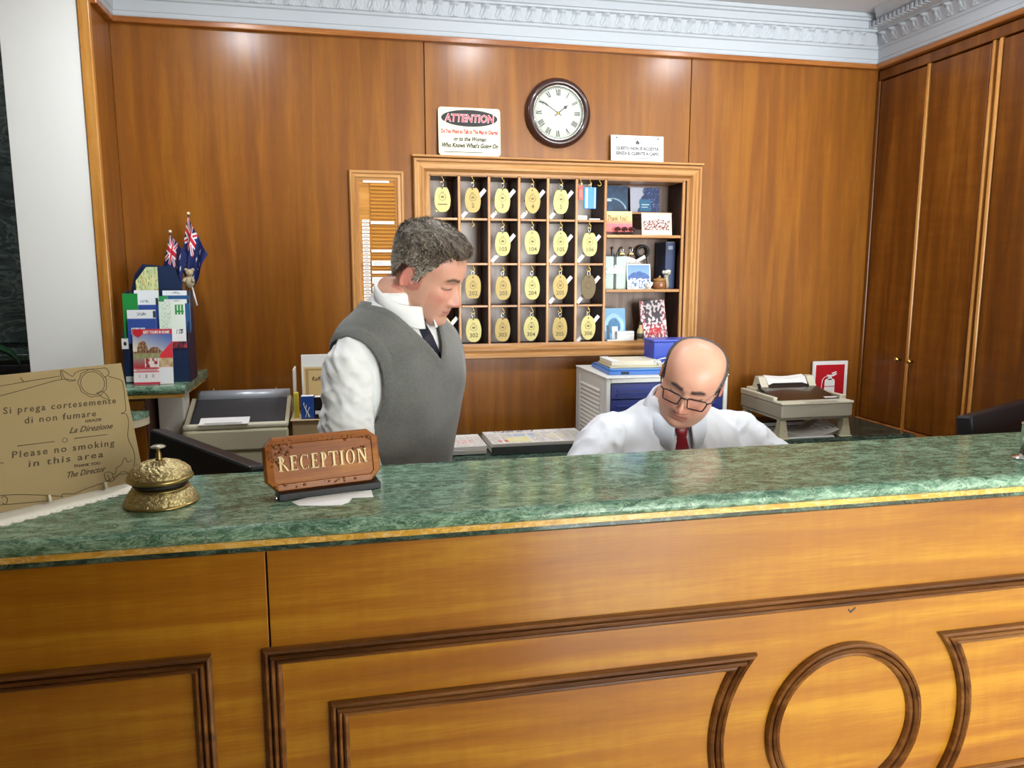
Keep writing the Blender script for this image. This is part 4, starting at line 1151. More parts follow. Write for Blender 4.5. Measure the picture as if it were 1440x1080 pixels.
MB().rings([[(x, y, z + .010 * (1 - math.cos(x * 22)) * .5) for y, z in ((.205, .205), (.225, .235), (.25, .246), (.25, .2472), (.224, .2362), (.204, .206))] for x in np.linspace(-.108, .106, 9)], 0, False, True).obj('paper_sheet', M_PAPER, t)
# sheets lying under it
t = thing('loose_sheets', 'loose white sheets with a curled corner lying under the raised printer', 'paper', (1.775, 2.64, ZD))
MB().box(-.11, .10, -.01, .20, 0, .004, .0005).obj('sheet_stack', M_PAPER, t)
MB().rings([[(-.05 + .19 * q, y, .0046 + .030 * max(0, q - .35) ** 2 * 2.2 * (1 + y * 2)) for y in (.0, .18)] + [(-.05 + .19 * q, y, .0052 + .030 * max(0, q - .35) ** 2 * 2.2 * (1 + y * 2)) for y in (.18, .0)] for q in np.linspace(0, 1, 10)], 0, True, True).obj('curled_sheet', M_PAPER, t)
t = thing('black_tray', 'flat black folder under the printer behind the loose sheets', 'folder', (1.775, 2.86, ZD))
MB().box(-.10, .10, -.02, .08, 0, .03, .003).obj('cover', M_DARK, t); MB().box(-.098, .098, -.0205, -.018, .008, .022).obj('sheets', M_PAPER, t)
# ---- fire extinguisher sign on the wall
t = thing('extinguisher_sign', 'red sign with a white fire extinguisher symbol behind the raised printer', 'sign', (2.085, 2.985, .935))
MB().prism(rounded(.172, .192, .003), -.003, .004).obj('plate', mat('white sign plate', 'f0eeec', .35), t)
M_SR = mat('sign red', 'c01424', .35, coat=.2)
MB().prism(rounded(.142, .160, .002, z0=.016), -.0036, -.003).obj('red_field', M_SR, t)
mb = MB(); q = -.0042
mb.prism(rounded(.050, .085, .012, z0=.028), q, -.0036)
mb.prism([(-.009, .108), (.009, .108), (.009, .125), (-.009, .125)], q, -.0036)
mb.prism([(-.018, .131), (-.012, .124), (.016, .124), (.034, .133), (.030, .138), (.010, .131)], q, -.0036)
mb.prism([(.012, .134), (.032, .142), (.030, .146), (.006, .139)], q, -.0036)
mb.obj('symbol', M_WHITE, t)
MB().tube([(-.010, -.0038, .124), (-.026, -.0038, .122), (-.037, -.0038, .110), (-.040, -.0038, .085), (-.042, -.0038, .05)], .0032, 6, flat=.3).obj('hose_symbol', M_WHITE, t)
MB().box(-.025, .025, -.0046, -.0042, .078, .081).obj('symbol_band', M_SR, t)
# ---- white plastic box by the stand
t = thing('junction_box', 'upright grey-white plastic box under the corner shelf', 'box', (-.588, 2.72, ZD))
MB().box(-.040, .042, 0, .10, 0, .244, .004).obj('housing', mat('grey white plastic', 'cfccc2', .5), t)
MB().prism([(-.028, .01), (.026, .01), (.034, .10), (.014, .05)], -.002, 0).obj('folded_flap', M_LIGHTG, t)

# ================================================================ monitors on the staff desk
def monitor(loc, rz, L, lab, H_=.34, zt=1.13):
    t = thing('computer_monitor', lab, 'monitor', (loc[0], loc[1], .7505), (0, 0, rz))
    h = zt - .7505
    tb = Matrix.Translation((0, 0, h)) @ Matrix.Rotation(rad(-7), 4, 'X')
    # local: x along the top edge, -y is the back of the screen
    MB().box(-L / 2, L / 2, -.012, .030, -H_, 0, .006, M=tb).obj('bezel', M_BLACK, t)
    MB().box(-L / 2 + .012, L / 2 - .012, -.030, -.012, -H_ + .03, -.09, .010, M=tb).obj('back_shell', M_BLACK, t)
    for k in range(6): MB().box(-.12, .12, -.0315, -.0295, -.12 - k * .012, -.115 - k * .012, M=tb).obj('vent_slot', M_DARK, t)
    MB().box(-L / 2 + .014, L / 2 - .014, .0295, .0312, -H_ + .018, -.014, M=tb).obj('screen', mat('screen glass ' + lab[:9], '10141a', .12), t)
    MB().box(-.035, .035, -.03, -.004, .01, h - .14, .004).obj('stand_neck', M_DARK, t)
    MB().box(-.11, .11, -.09, .09, 0, .012, .004).obj('stand_base', M_BLACK, t)
    return t
A = Vector((-.477, 2.021)); B = Vector((-.191, 1.583)); m_ = (A + B) / 2
monitor((m_.x, m_.y), math.atan2((B - A).y, (B - A).x), (A - B).length, 'black monitor seen from behind, next to the service bell')
MB().box(-.60, -.14, 1.802, 2.06, .722, .750, .003).obj('desk_return', M_RAIL, sd)
MB().box(-.60, -.57, 1.83, 2.04, 0, .7215).obj('desk_panel', M_RAIL, sd)
A = Vector((1.640, 1.706)); B = Vector((2.10, 1.925)); m_ = (A + B) / 2
monitor((m_.x, m_.y + .03), math.atan2((B - A).y, (B - A).x), (A - B).length, 'black monitor in front of the cupboards at the far end of the counter')
MB().box(1.60, 2.18, 1.802, 2.02, .722, .750, .003).obj('desk_return', M_RAIL, sd)
# ================================================================ brochure stand, leaflets and flags on the corner shelf (top z = 1.158)
ZS = 1.1585
M_NAVY = mat('navy display card', '1c2f52', .4, coat=.2)
t = thing('brochure_holder', 'navy cardboard brochure holder on the corner marble stand', 'brochure holder', (-.612, 2.675, ZS))
MB().box(-.098, .100, 0, .004, 0, .128, .001).obj('front_panel', M_NAVY, t)
MB().prism([(0, 0), (.12, 0), (.12, .30), (.08, .295), (.0, .128)], -.100, -.097, plane='YZ').obj('side_panel', M_NAVY, t)
MB().prism([(0, 0), (.12, 0), (.12, .30), (.08, .295), (.0, .128)], .099, .102, plane='YZ').obj('side_panel', mat('dark navy side', '221f38', .4), t)
MB().prism([(-.096, 0), (.098, 0), (.098, .26), (.07, .30), (.05, .375), (-.05, .385), (-.076, .35), (-.096, .28)], .116, .120).obj('back_panel', M_NAVY, t)
for k in range(3): MB().box(-.096, .098, .03 + .03 * k, .032 + .03 * k, .004, .14 + .05 * k).obj('tier', M_NAVY, t)
MB().box(-.096, .098, .004, .116, 0, .004).obj('bottom_panel', M_NAVY, t)
MB().box(-.0955, .0, -.0006, 0, .004, .022).obj('white_edge', M_LIGHTG, t)
def rome(u, v):
    c = hx('f6eeee')
    if v > .90: c = hx('c83c48')
    elif v > .47:
        vv = (v - .47) / .43
        c = lerp(hx('e8dcc8'), hx('4a68b4'), min(1, max(0, vv * .8 + u * .6 - .35)))
        top = .30 + .42 * max(0, 1 - abs((u - .24) / .14) ** 4) if u < .38 else .30 + .18 * max(0, 1 - abs((u - .54) / .18) ** 2)
        if vv < top and u < .74:
            c = lerp(hx('c89c6c'), hx('6a4a34'), nz(u, v, 30, 2) * .8 + .5)
            if int(u * 26) % 2 and int(vv * 12) % 2: c = hx('5a4030')
        if vv < .22: c = lerp(hx('8c9460'), hx('b0a080'), nz(u, v, 14, 4) + .4)
        if u > .68 and vv < .15 + (u - .68) * 1.8: c = hx('e03440')
    elif v > .30:
        if u < .30: c = lerp(hx('9a9080'), hx('b83440'), 1 - (v - .3) / .17)
        elif u < .62: c = hx('f0e4dc') if nz(u, v, 16, 5) > 0 else hx('a8343c')
        else: c = lerp(hx('d8c49c'), hx('b4885c'), nz(u, v, 12, 6) + .4)
        if abs(u - .30) < .015 or abs(u - .63) < .015: c = hx('f4f0ee')
    else:
        if u < .64 and (.27 < v or .215 < v < .24 ): c = hx('dc6c70')
        if u > .66 and .05 < v < .28: c = hx('f2f2f4')
        if v < .035 and u < .66: c = hx('c8344c')
    return c
def leaflet(name, lab, x, y, z, w_, h, fn, nx=30, ny=30, tilt=-6, cat='leaflet', rz=0):
    t = thing(name, lab, cat, (x, y, z), (rad(tilt), 0, rad(rz)))
    printed('sheet', w_, h, nx, ny, fn, P_GLOSS, t)
    return t
t = leaflet('tour_leaflet', 'red leaflet with a photo of the Colosseum at the front of the holder', -.614, 2.630, ZS + .0005, .119, .178, rome, 60, 90, -8)
text('lettering', 'BEST TOURS IN ROME', .0125, M_WHITE, t, (.012, -.0006, .1635), width=.078, bold=.0003)
MB().prism([(-.054, .177), (-.032, .177), (-.032, .158), (-.043, .152), (-.054, .158)], -.0012, -.0005).obj('badge', M_REDINK, t)
for k, d_ in enumerate('123'): text('lettering', d_, .014, M_GREYINK, t, (-.042 + .020 * k, -.0006, .022))
for k in range(3): MB().box(-.052, .012, -.0006, -.0003, .044 + .0045 * k, .0455 + .0045 * k).obj('print_line', M_REDINK, t)
def bluew(split, a='2f4f9c', top='eaf0f4'):
    def f(u, v):
        c = hx(top) if v > split else hx(a)
        if v > split and abs(v - (split + 1) / 2) < (1 - split) * .18 and .35 < u < .65 and nz(u, v, 40, 2) > -.1: c = hx('8c949c')
        if v > split and u > .90 and abs(v - (split + 1) / 2) < .1: c = hx('30343c')
        if v < split and abs(v - split * .5) < split * .14 and .12 < u < .6 and nz(u, v, 50, 7) > -.2: c = hx('e4e8f0')
        return c
    return f
leaflet('map_leaflet', 'white and blue city leaflet in the second tier, directly above the red one', -.648, 2.668, ZS + .13, .086, .108, bluew(.74), 36, 44, -4)
leaflet('map_leaflet', 'white and blue city leaflet in the third tier of the holder', -.643, 2.700, ZS + .16, .082, .115, bluew(.80), 36, 44, -4)
leaflet('map_leaflet', 'plain white-topped leaflet below the yellow map', -.640, 2.712, ZS + .17, .074, .130, bluew(.30, 'd8e4e0'), 30, 40, -4)
def mapf(u, v):
    c = lerp(hx('e4e0a0'), hx('b8cc98'), nz(u, v, 7, 3) * .8 + .4)
    if nz(u, v, 20, 6) > .35: c = hx('7c9858')
    if abs(u + v - 1.1) < .02 or abs(v - .45 - .2 * u) < .015: c = hx('c8a83c')
    return c
t = thing('yellow_map', 'yellow and green folded map at the top of the brochure holder', 'map', (-.639, 2.728, ZS + .17), (rad(-3), 0, 0))
def clip(x, y, z):
    return (x if not (z > .16 and x < 0) else max(x, -.034 + (z - .16) * .75), y, z)
printed('sheet', .068, .205, 34, 80, mapf, P_PRINT, t, deform=clip)
def greenf(u, v): return hx('1f9444') if v > .06 else hx('e8ece8')
leaflet('green_leaflet', 'narrow strip of a green leaflet at the outer end of the holder', -.684, 2.686, ZS + .10, .046, .190, greenf, 6, 20, -3)
t = leaflet('white_card', 'small white card with a dark mark by the outer front of the holder', -.700, 2.662, ZS + .113, .020, .034, lambda u, v: hx('2c3036') if math.hypot(u - .5, (v - .5) * 1.3) < .24 else hx('eef0ee'), 16, 20, -2)
def gl(u, v):
    c = lerp(hx('dcf0dc'), hx('f2f8f0'), u)
    if .60 < u < .96 and .72 < v < .93 and (int(u * 26) % 3 or int(v * 26) % 4 == 0): c = hx('3c9c50')
    if v < .42: c = hx('f4f6f4')
    if .62 < u < .92 and .30 < v < .41 and nz(u, v, 34, 2) > 0: c = hx('3c3c40')
    if v < .14: c = lerp(hx('b4303c'), hx('302430'), nz(u, v, 12, 8) + .5) if u > .25 else hx('e8e0d8')
    if .08 < u < .45 and nz(u, v * 3, 30, 4) > .25: c = hx('a8bca8')
    return c
leaflet('green_white_leaflet', 'tall pale green leaflet with a green emblem beside the city leaflets', -.556, 2.672, ZS + .112, .080, .152, gl, 50, 80, -4)
leaflet('blue_band_leaflet', 'white leaflet with a blue band at the back of the holder, upper of two', -.550, 2.722, ZS + .17, .084, .128, bluew(.88, '245a8c'), 34, 44, -3)
leaflet('blue_band_leaflet', 'white leaflet with a blue band, lower of two behind the pale green leaflet', -.546, 2.706, ZS + .16, .078, .110, bluew(.88, '245a8c'), 34, 44, -3)
leaflet('green_leaflet', 'green edge of a leaflet between the white ones in the holder', -.590, 2.716, ZS + .165, .030, .115, lambda u, v: hx('2c9c58'), 4, 8, -3)
# ---- flags
M_CLOTH = attr_mat('flag cloth', .75, bump=.1)
M_POLE = mat('black flag pole', '1c1a1a', .4)
def aus(u, v):
    nav = hx('12205c')
    if u < .5 and v > .5:
        x = (u / .5 - .5) * 2; y = (v - .75) / .25
        if abs(x) < .10 or abs(y) < .20: return hx('cc1c34')
        if abs(x) < .17 or abs(y) < .34: return hx('f2f0f0')
        d = abs(abs(x) - abs(y)) * .7
        if d < .07: return hx('cc1c34')
        if d < .19: return hx('f2f0f0')
        return nav
    for (sx_, sy_, r) in ((.25, .25, .115), (.75, .82, .06), (.75, .18, .06), (.63, .56, .06), (.87, .60, .06), (.80, .43, .03)):
        dx, dy = (u - sx_) * 2, v - sy_
        q = math.hypot(dx, dy)
        if q < r * 1.2:
            a = math.atan2(dy, dx)
            if q < r * (.62 + .38 * math.cos(7 * (a - PI / 2))): return hx('f4f4f4')
    return nav
def flag(label, base, tip, quad, fold, seed):
    t = thing('australian_flag', label, 'flag', base, group='table flags')
    b_ = Vector(base)
    MB().tube([(0, 0, 0), tuple(Vector(tip) - b_)], .0028, 8).obj('pole', M_POLE, t)
    MB().add(*ball(.0055, 10, 7, tuple(Vector(tip) - b_)), 0, True).obj('finial', mat('cream finial', 'e8dcc0', .3), t)
    ht, hb, ft, fb = [Vector(q) - b_ for q in quad]
    def df(x, y, z):
        u, v = x + .5, z
        p = (hb * (1 - v) + ht * v) * (1 - u) + (fb * (1 - v) + ft * v) * u
        wv = math.sin(u * 9 + v * 2.4 + seed) * fold * min(1, u * 4)
        p = p + Vector((.25 * fold * math.sin(v * 8 + u * 5 + seed) * u, wv - .004 + y, -.012 * math.sin(PI * u) * (1 - v)))
        return tuple(p)
    me = printed_mesh('cloth', 1.0, 1.0, 84, 56, aus, M_CLOTH, thick=.0008, deform=df, side=hx('12205c'))
    for p in me.polygons: p.use_smooth = True
    link('cloth', me, t)
    return t
flag('taller Australian table flag with a large white star, hanging from a black pole', (-.550, 2.862, ZS + .02), (-.521, 2.862, 1.716),
     [(-.522, 2.857, 1.707), (-.556, 2.855, 1.535), (-.462, 2.84, 1.578), (-.512, 2.84, 1.462)], .012, .5)
flag('shorter Australian table flag with its Union Jack corner in view', (-.606, 2.842, ZS + .02), (-.578, 2.835, 1.653),
     [(-.578, 2.832, 1.644), (-.622, 2.832, 1.47), (-.528, 2.815, 1.580), (-.548, 2.815, 1.44)], .012, 2.2)
t = thing('plush_clip', 'small fuzzy beige clip-on animal at the foot of the taller flag', 'plush toy', (-.522, 2.815, ZS + .31))
M_FUZZ = mat('beige fuzz', 'b8a888', .95, bump=.9, bscale=420, var=.25, vscale=60)
MB().add(*ball(.020, 14, 10, (0, 0, .016), (.85, .8, 1.1)), 0, True).obj('body', M_FUZZ, t)
h_ = MB().add(*ball(.013, 12, 9, (.002, -.006, .046)), 0, True).obj('head', M_FUZZ, t)
for s_ in (-1, 1):
    MB().add(*ball(.006, 8, 6, (.002 + s_ * .011, -.004, .056)), 0, True).obj('ear', M_FUZZ, h_)
    MB().tube([(s_ * .012, -.008, .026), (s_ * .016, -.020, .016)], .005, 7).obj('arm', M_FUZZ, t)
MB().tube([(.006, .004, 0), (.020, .0, -.066)], .003, 7).obj('stick', M_WHITE, t)
MB().tube([(-.012, .004, .006), (-.016, .0, -.310)], .0018, 6).obj('support_wire', M_CHROME, t)

# ================================================================ things on the marble counter (top z = 1.120)
ZT = 1.1203
# ---- no smoking board on a lace mat
t = thing('lace_mat', 'cream lace mat with a scalloped edge under the no-smoking board', 'mat', (-.39, 1.547, ZT), (0, 0, rad(44.0)))
edge = []
x = -.34
front = lambda u: -.042 - .012 * math.sin(u * 9 + 1)
pts = []
for k in range(0, 121):
    u = -.34 + .30 * k / 120
    pts.append((u, -.052 - .0065 * abs(math.sin(k * PI / 8)) - .014 * (u + .04) / -.30))
poly = pts + [(-.035, .0), (-.05, .05), (-.34, .06)]
MB().prism(poly, 0, .0012, plane='XY').obj('cloth', mat('cream lace', 'f4f0de', .9, bump=.5, bscale=500, var=.06, vscale=90), t)
mb = MB()
for k in range(30):
    u = -.335 + .0098 * k
    mb.lathe([(.0022, 0), (.0022, .0006), (.0005, .0008)], 8, M=Matrix.Translation((u, -.050 - .014 * (u + .04) / -.30, .0011)))
lace = mb.obj('lace_dots', M_WHITE, t); lace['kind'] = 'stuff'
M_BOARD = mat('brown card board', 'a49064', .6, var=.03, bump=.05, bscale=300)
t = thing('no_smoking_board', 'brown card notice asking guests not to smoke, leaning on the marble counter', 'sign', (-.39, 1.547, ZT + .0030), (rad(-13), 0, rad(44.0)))
MB().box(-.345, 0, 0, .004, 0, .228, .0006).obj('board', M_BOARD, t)
M_LINE = mat('dark brown line', '4e3e24', .6)
LINES = {'ribbon_top': [(-.33, .203), (-0.2138, 0.2097), (-0.1754, 0.2123), (-0.1142, 0.2159)], 'tick': [(-0.18, 0.22), (-0.1754, 0.2123), (-0.1691, 0.2134)],
'ribbon_low': [(-.33, .176), (-0.2168, 0.1931), (-0.1677, 0.2011), (-0.1141, 0.2095), (-0.09, 0.2038)],
'tail': [(-0.1129, 0.2093), (-0.1123, 0.2259), (-0.1017, 0.2192), (-0.0937, 0.2127), (-0.0871, 0.2189), (-0.07, 0.2227), (-0.0451, 0.2215), (-0.0308, 0.2214), (-0.0274, 0.2094), (-0.037, 0.2046)],
'knot': [(-0.1113, 0.2244), (-0.1075, 0.2101), (-0.098, 0.2039), (-0.0893, 0.2074)],
'ribtail': [(-0.0567, 0.1768), (-0.0451, 0.1782), (-0.0365, 0.1639), (-0.0448, 0.1651), (-.0567, .1768)],
'right': [(-0.0283, 0.2051), (-0.0068, 0.1952), (-0.0048, 0.1831), (-0.0065, 0.1597), (-0.0097, 0.1366), (-0.0195, 0.1322), (-0.0097, 0.1292), (-0.0086, 0.1128), (-0.0158, 0.0845), (-0.0103, 0.0599), (-0.0109, 0.0423), (-0.0172, 0.0259)],
'hand': [(-0.0718, 0.0149), (-0.0723, 0.0264), (-0.0634, 0.0287), (-0.0532, 0.0222), (-0.0483, 0.0326), (-0.0388, 0.0364), (-0.0289, 0.0489), (-0.0249, 0.0393), (-0.014, 0.0414)],
'hand2': [(-0.0642, 0.0103), (-0.0672, 0.0238)], 'hand3': [(-0.0565, 0.0128), (-0.0585, 0.0248)], 'hand4': [(-.0718, .0149), (-.0642, .0103), (-.0565, .0128), (-.046, .021), (-.036, .024), (-.024, .018), (-.012, .030)],
'botr': [(-0.0249, 0.0173), (-0.048, 0.0195), (-0.0723, 0.0121), (-0.1119, 0.0074), (-0.1312, 0.0037), (-0.1498, 0.0083), (-0.1513, 0.0015)],
'botl': [(-0.1508, 0.0031), (-0.1781, 0.0125), (-0.2419, 0.0283), (-.33, .034)], 'botl2': [(-.33, .020), (-0.2492, 0.0134), (-0.2358, 0.0113), (-0.1755, 0.002)],
'curl': [(-0.245, 0.0239), (-0.24, 0.0265), (-0.2364, 0.0205), (-0.2402, 0.0124), (-0.2452, 0.0163)],
'ruleL': [(-0.2059, 0.105), (-0.1462, 0.1016)], 'ruleR': [(-0.1125, 0.1009), (-0.0525, 0.0976)], 'dash': [(-0.2367, 0.0825), (-0.2313, 0.0806)]}
def smooth_line(p):
    if len(p) < 3: return p
    out = []
    for i in range(len(p) - 1):
        p0, p1, p2, p3 = p[max(i - 1, 0)], p[i], p[i + 1], p[min(i + 2, len(p) - 1)]
        for q in np.linspace(0, 1, 5)[:-1]:
            out.append(tuple(.5 * ((2 * p1[k]) + (-p0[k] + p2[k]) * q + (2 * p0[k] - 5 * p1[k] + 4 * p2[k] - p3[k]) * q * q + (-p0[k] + 3 * p1[k] - 3 * p2[k] + p3[k]) * q ** 3) for k in (0, 1)))
    return out + [p[-1]]
mb = MB()
for nm, p in LINES.items():
    sp = p if nm in ('tick', 'ruleL', 'ruleR', 'dash') else smooth_line(p)
    mb.tube([(a, -.0002, b) for a, b in sp], .00055, 4)
for (r, n_) in ((.0215, 1), (.0255, 2)):
    mb.tube([(-.0605 + r * (1 + (.04 * math.sin(9 * a) if n_ == 2 else 0)) * math.cos(a), -.0002, .196 + r * (1 + (.04 * math.sin(9 * a) if n_ == 2 else 0)) * math.sin(a)) for a in np.linspace(0, 2 * PI, 48, endpoint=False)], .00055, 4, closed=True)
mb.tube([(-.1285 + .0042 * math.cos(a), -.0002, .1008 + .0042 * math.sin(a)) for a in np.linspace(0, 2 * PI, 14, endpoint=False)], .0004, 4, closed=True)
mb.obj('line_drawing', M_LINE, t)
for (txt, x0, x1, z0, z1, sz, sh_) in (('Si prega cortesemente', -.2178, -.0256, .162, .1531, .0160, .12), ('di non fumare', -.1886, -.0672, .1407, .1346, .0160, .12), ('GRAZIE', -.0888, -.058, .1261, .1245, .0072, .2), ('La Direzione', -.1197, -.0406, .1114, .1071, .015, .55),
        ('Please no smoking', -.2187, -.0442, .086, .0747, .0165, .12), ('in this area', -.1963, -.0695, .0661, .0578, .0165, .12), ('THANK YOU', -.1237, -.0764, .0495, .0456, .0072, .2), ('The Director', -.1398, -.0708, .0338, .0312, .015, .55)):
    me = text_mesh(txt, sz, shear=sh_, space=1.25 if sh_ < .15 else 1.0, bold=.00015, align='LEFT')
    xs = [v.co.x for v in me.vertices]; mn, mx_ = min(xs), max(xs)
    L = math.hypot(x1 - x0, z1 - z0)
    me.transform(Matrix.Diagonal((L / (mx_ - mn), 1, 1, 1)))
    me.materials.append(M_LINE)
    link('lettering', me, t, (x0, -.0004, z0), (0, -math.atan2(z1 - z0, x1 - x0), 0))
for (x, z) in ((-.174, 0), (-.076, 0)):
    MB().box(x - .0022, x + .0022, -.006, -.0006, 0, .012, .0008).obj('front_peg', M_BEIGE2, t)
    MB().box(x - .0022, x + .0022, .0046, .010, 0, .020, .0008).obj('back_peg', M_BEIGE2, t)
# ---- bell
M_BELL = mat('aged brass relief', 'b8a878', .34, .75, bump=1.0, bscale=260, var=.95, vscale=260)
M_BELLP = mat('aged brass plain', 'a08c58', .3, .9, var=.15, vscale=60)
t = thing('service_bell', 'ornate aged brass service bell on the marble beside the no-smoking board', 'bell', (-.326, 1.394, ZT))
def relief(prof, n, amp, ku, kv, seed):
    rings = []
    for j, (r, z) in enumerate(prof):
        ring = []
        for k in range(n):
            a = 2 * PI * k / n
            q = amp * (nz(math.cos(a) * 3.1 * r / .05, math.sin(a) * 3.1 * r / .05 + z * 40, ku, seed) + .6 * math.cos(a * kv + z * 260) * math.sin(z * 420 + 2 * math.cos(a * 5)))
            f = (r + q * (.7 if r > .01 else 0)) / max(r, 1e-6)
            ring.append((r * math.cos(a) * f, r * math.sin(a) * f, z + q * .5))
        rings.append(ring)
    return rings
pb = [(.0595 - .012 * q ** 1.6, .004 + .022 * q) for q in np.linspace(0, 1, 26)]
MB().lathe([(.061, 0), (.062, .002), (.061, .0045), (.058, .005)], 64).obj('foot_rim', M_BELLP, t)
MB().rings(relief(pb, 240, .0012, 6.5, 22, 3), 0, True).obj('base', M_BELL, t)
MB().lathe([(.045, .026), (.047, .027), (.047, .029), (.03, .030)], 64).obj('base_rim', M_BELLP, t)
MB().lathe([(.010, .030), (.010, .040)], 24).obj('clapper_post', M_INK, t)
MB().lathe([(.042, .031), (.046, .036), (.040, .039)], 40).obj('gap_shade', M_INK, t)  # black ring stands in for the shade between base and dome
MB().lathe([(.050, .040), (.0535, .042), (.0545, .045), (.0535, .048), (.050, .049), (.045, .047)], 64).obj('bell_rim', M_BELLP, t)
pd = [(.0515 * math.cos(q), .049 + .027 * math.sin(q)) for q in np.linspace(0, PI / 2 * .97, 44)]
MB().rings(relief(pd, 240, .0013, 6.0, 20, 8), 0, True).obj('bell_dome', M_BELL, t)
MB().lathe([(.007, .075), (.0045, .079), (.0045, .086), (.003, .089), (.003, .097)], 20).obj('button_stem', M_BELLP, t)
MB().lathe([(.0035, .0965), (.012, .0975), (.0125, .0995), (.009, .1015), (.0005, .1022)], 28).obj('button', mat('dull steel', 'a8a494', .35, .8), t)
# ---- reception plaque with carved letters
M_PLQ = wood('carved plaque wood', '6e3806', '945206', 'bc7a14', 'X', rough=.45, coat=.12, scale=1.6, figure=.3)
M_PLQD = mat('dark carved border', '7c440e', .5, bump=1.2, bscale=140, var=.45, vscale=90)
M_GOLD = mat('pale gilt letters', 'd8bc84', .4, .1, var=.1)
t = thing('reception_sign', 'carved wooden desk plaque lettered RECEPTION on the marble counter', 'sign', (-.045, 1.386, ZT), (0, 0, rad(15)))
PT = Matrix.Translation((0, 0, .012)) @ Matrix.Rotation(rad(-14), 4, 'X')
W, Hh, ch = .104, .098, .020
octo = lambda e: [(-W + ch, e), (W - ch, e), (W - e, ch), (W - e, Hh - ch * .8), (W - ch, Hh - e), (-W + ch * .8, Hh - e), (-W + e, Hh - ch * .8), (-W + e, ch)]
o1, o2, o3 = octo(0), octo(.003), octo(.013)
rings = [[(x, .020, z) for x, z in o1], [(x, .004, z) for x, z in o1], [(x, .0, z) for x, z in o2], [(x, -.001, z) for x, z in o3], [(x, .0015, z) for x, z in octo(.0145)]]
MB().rings([[tuple(PT @ Vector(p)) for p in r] for r in rings], 0, False, True).obj('plaque', M_PLQ, t)
brd = MB()
fr_ = random.Random(3)
for k in range(230):
    side = fr_.random()
    x = fr_.uniform(-W + .008, W - .008); z = fr_.uniform(.006, Hh - .006)
    corner = (x < -.055 and z > .045) or (x > .035 and z > .062)
    edge_ = min(W - abs(x), z, Hh - z)
    if not (corner or edge_ < .013): continue
    if abs(x) + abs(z - Hh / 2) > W + Hh / 2 - ch * 1.2: continue
    brd.add(*ball(fr_.uniform(.002, .0038), 7, 5, tuple(PT @ Vector((x, -.0002, z))), (1, .5, .8)), 0, True)
brd = brd.obj('carved_foliage', M_PLQD, t); brd['kind'] = 'stuff'
GL = {
 'R': [('s', .12, 0, 1, .17), ('arc', .20, .74, .30, .26, -90, 90, .15), ('b', .12, .955, .26, .07), ('b', .12, .46, .26, .06), ('l', .34, .46, .68, 0, .17)],
 'E': [('s', .14, 0, 1, .17), ('b', .14, .95, .46, .07), ('b', .14, .49, .36, .06), ('b', .14, 0, .48, .07), ('v', .56, .80, 1, .05), ('v', .60, 0, .20, .05), ('v', .48, .40, .62, .05)],
 'C': [('arc', .40, .5, .34, .5, 55, 305, .16), ('v', .64, .72, 1, .06), ('v', .64, .02, .24, .05)],
 'P': [('s', .12, 0, 1, .17), ('arc', .20, .73, .32, .27, -90, 90, .15), ('b', .12, .955, .26, .07), ('b', .12, .44, .26, .06)],
 'T': [('s', .30, 0, 1, .17), ('b', -.06, .95, .72, .07), ('v', -.07, .74, 1, .05), ('v', .66, .74, 1, .05)],
 'I': [('s', .12, 0, 1, .17)],
 'O': [('arc', .42, .5, .38, .5, 0, 360, .16)],
 'N': [('s', .10, 0, 1, .09), ('l', .12, 1, .66, 0, .18), ('s', .66, 0, 1, .09)],
}
def serif_letter(ch_, x0, h, M, mb, y0=-.0022, y1=.0008):
    def quad(p):
        p = [(x0 + a * h, b * h) for a, b in p]
        mb.prism(p, y0, y1, M=M)
    for g_ in GL[ch_]:
        if g_[0] == 's':
            _, x, z0, z1, w_ = g_
            quad([(x, z0), (x + w_, z0), (x + w_, z1), (x, z1)])
            for z in (z0, z1 - .06): quad([(x - .09, z), (x + w_ + .09, z), (x + w_ + .09, z + .06), (x - .09, z + .06)])
        elif g_[0] == 'b':
            _, x, z, L, th = g_; quad([(x, z), (x + L, z), (x + L, z + th), (x, z + th)])
        elif g_[0] == 'v':
            _, x, z0, z1, w_ = g_; quad([(x, z0), (x + w_, z0), (x + w_, z1), (x, z1)])
        elif g_[0] == 'l':
            _, xa, za, xb, zb, w_ = g_; quad([(xa, za), (xb, zb), (xb + w_, zb), (xa + w_, za)])
        else:
            _, cx_, cz_, rx, rz, a0_, a1_, w_ = g_
            n = 18; P = []
            for k in range(n + 1):
                a = rad(a0_ + (a1_ - a0_) * k / n)
                wk = w_ * (.35 + .65 * abs(math.cos(a)))
                P.append((cx_ + rx * math.cos(a), cz_ + rz * math.sin(a), cx_ + (rx - wk) * math.cos(a), cz_ + (rz - wk * .45) * math.sin(a)))
            for a, b in zip(P[:-1], P[1:]): quad([(a[0], a[1]), (b[0], b[1]), (b[2], b[3]), (a[2], a[3])])
ADV = {'R': .88, 'E': .80, 'C': .86, 'P': .74, 'T': .82, 'I': .50, 'O': .98, 'N': .95}
hL = .0265; tot = sum(ADV[c_] for c_ in 'RECEPTION') * hL
sc_ = .164 / tot
x = -.082
for c_ in 'RECEPTION':
    mb = MB(); serif_letter(c_, 0, hL, PT @ Matrix.Translation((x, 0, .036)) @ Matrix.Diagonal((sc_, 1, 1, 1)), mb)
    mb.obj('letter', M_GOLD, t)
    x += ADV[c_] * hL * sc_
MB().prism([(-.012, 0), (.035, 0), (.035, .010), (.024, .016), (-.012, .011)], -.085, .098, plane='YZ').obj('foot', M_BLACK, t)
MB().lathe([(.004, 0), (.004, .006), (.0005, .008)], 10, M=Matrix.Translation((-.090, -.004, 0))).obj('front_pin', M_CHROME, t)
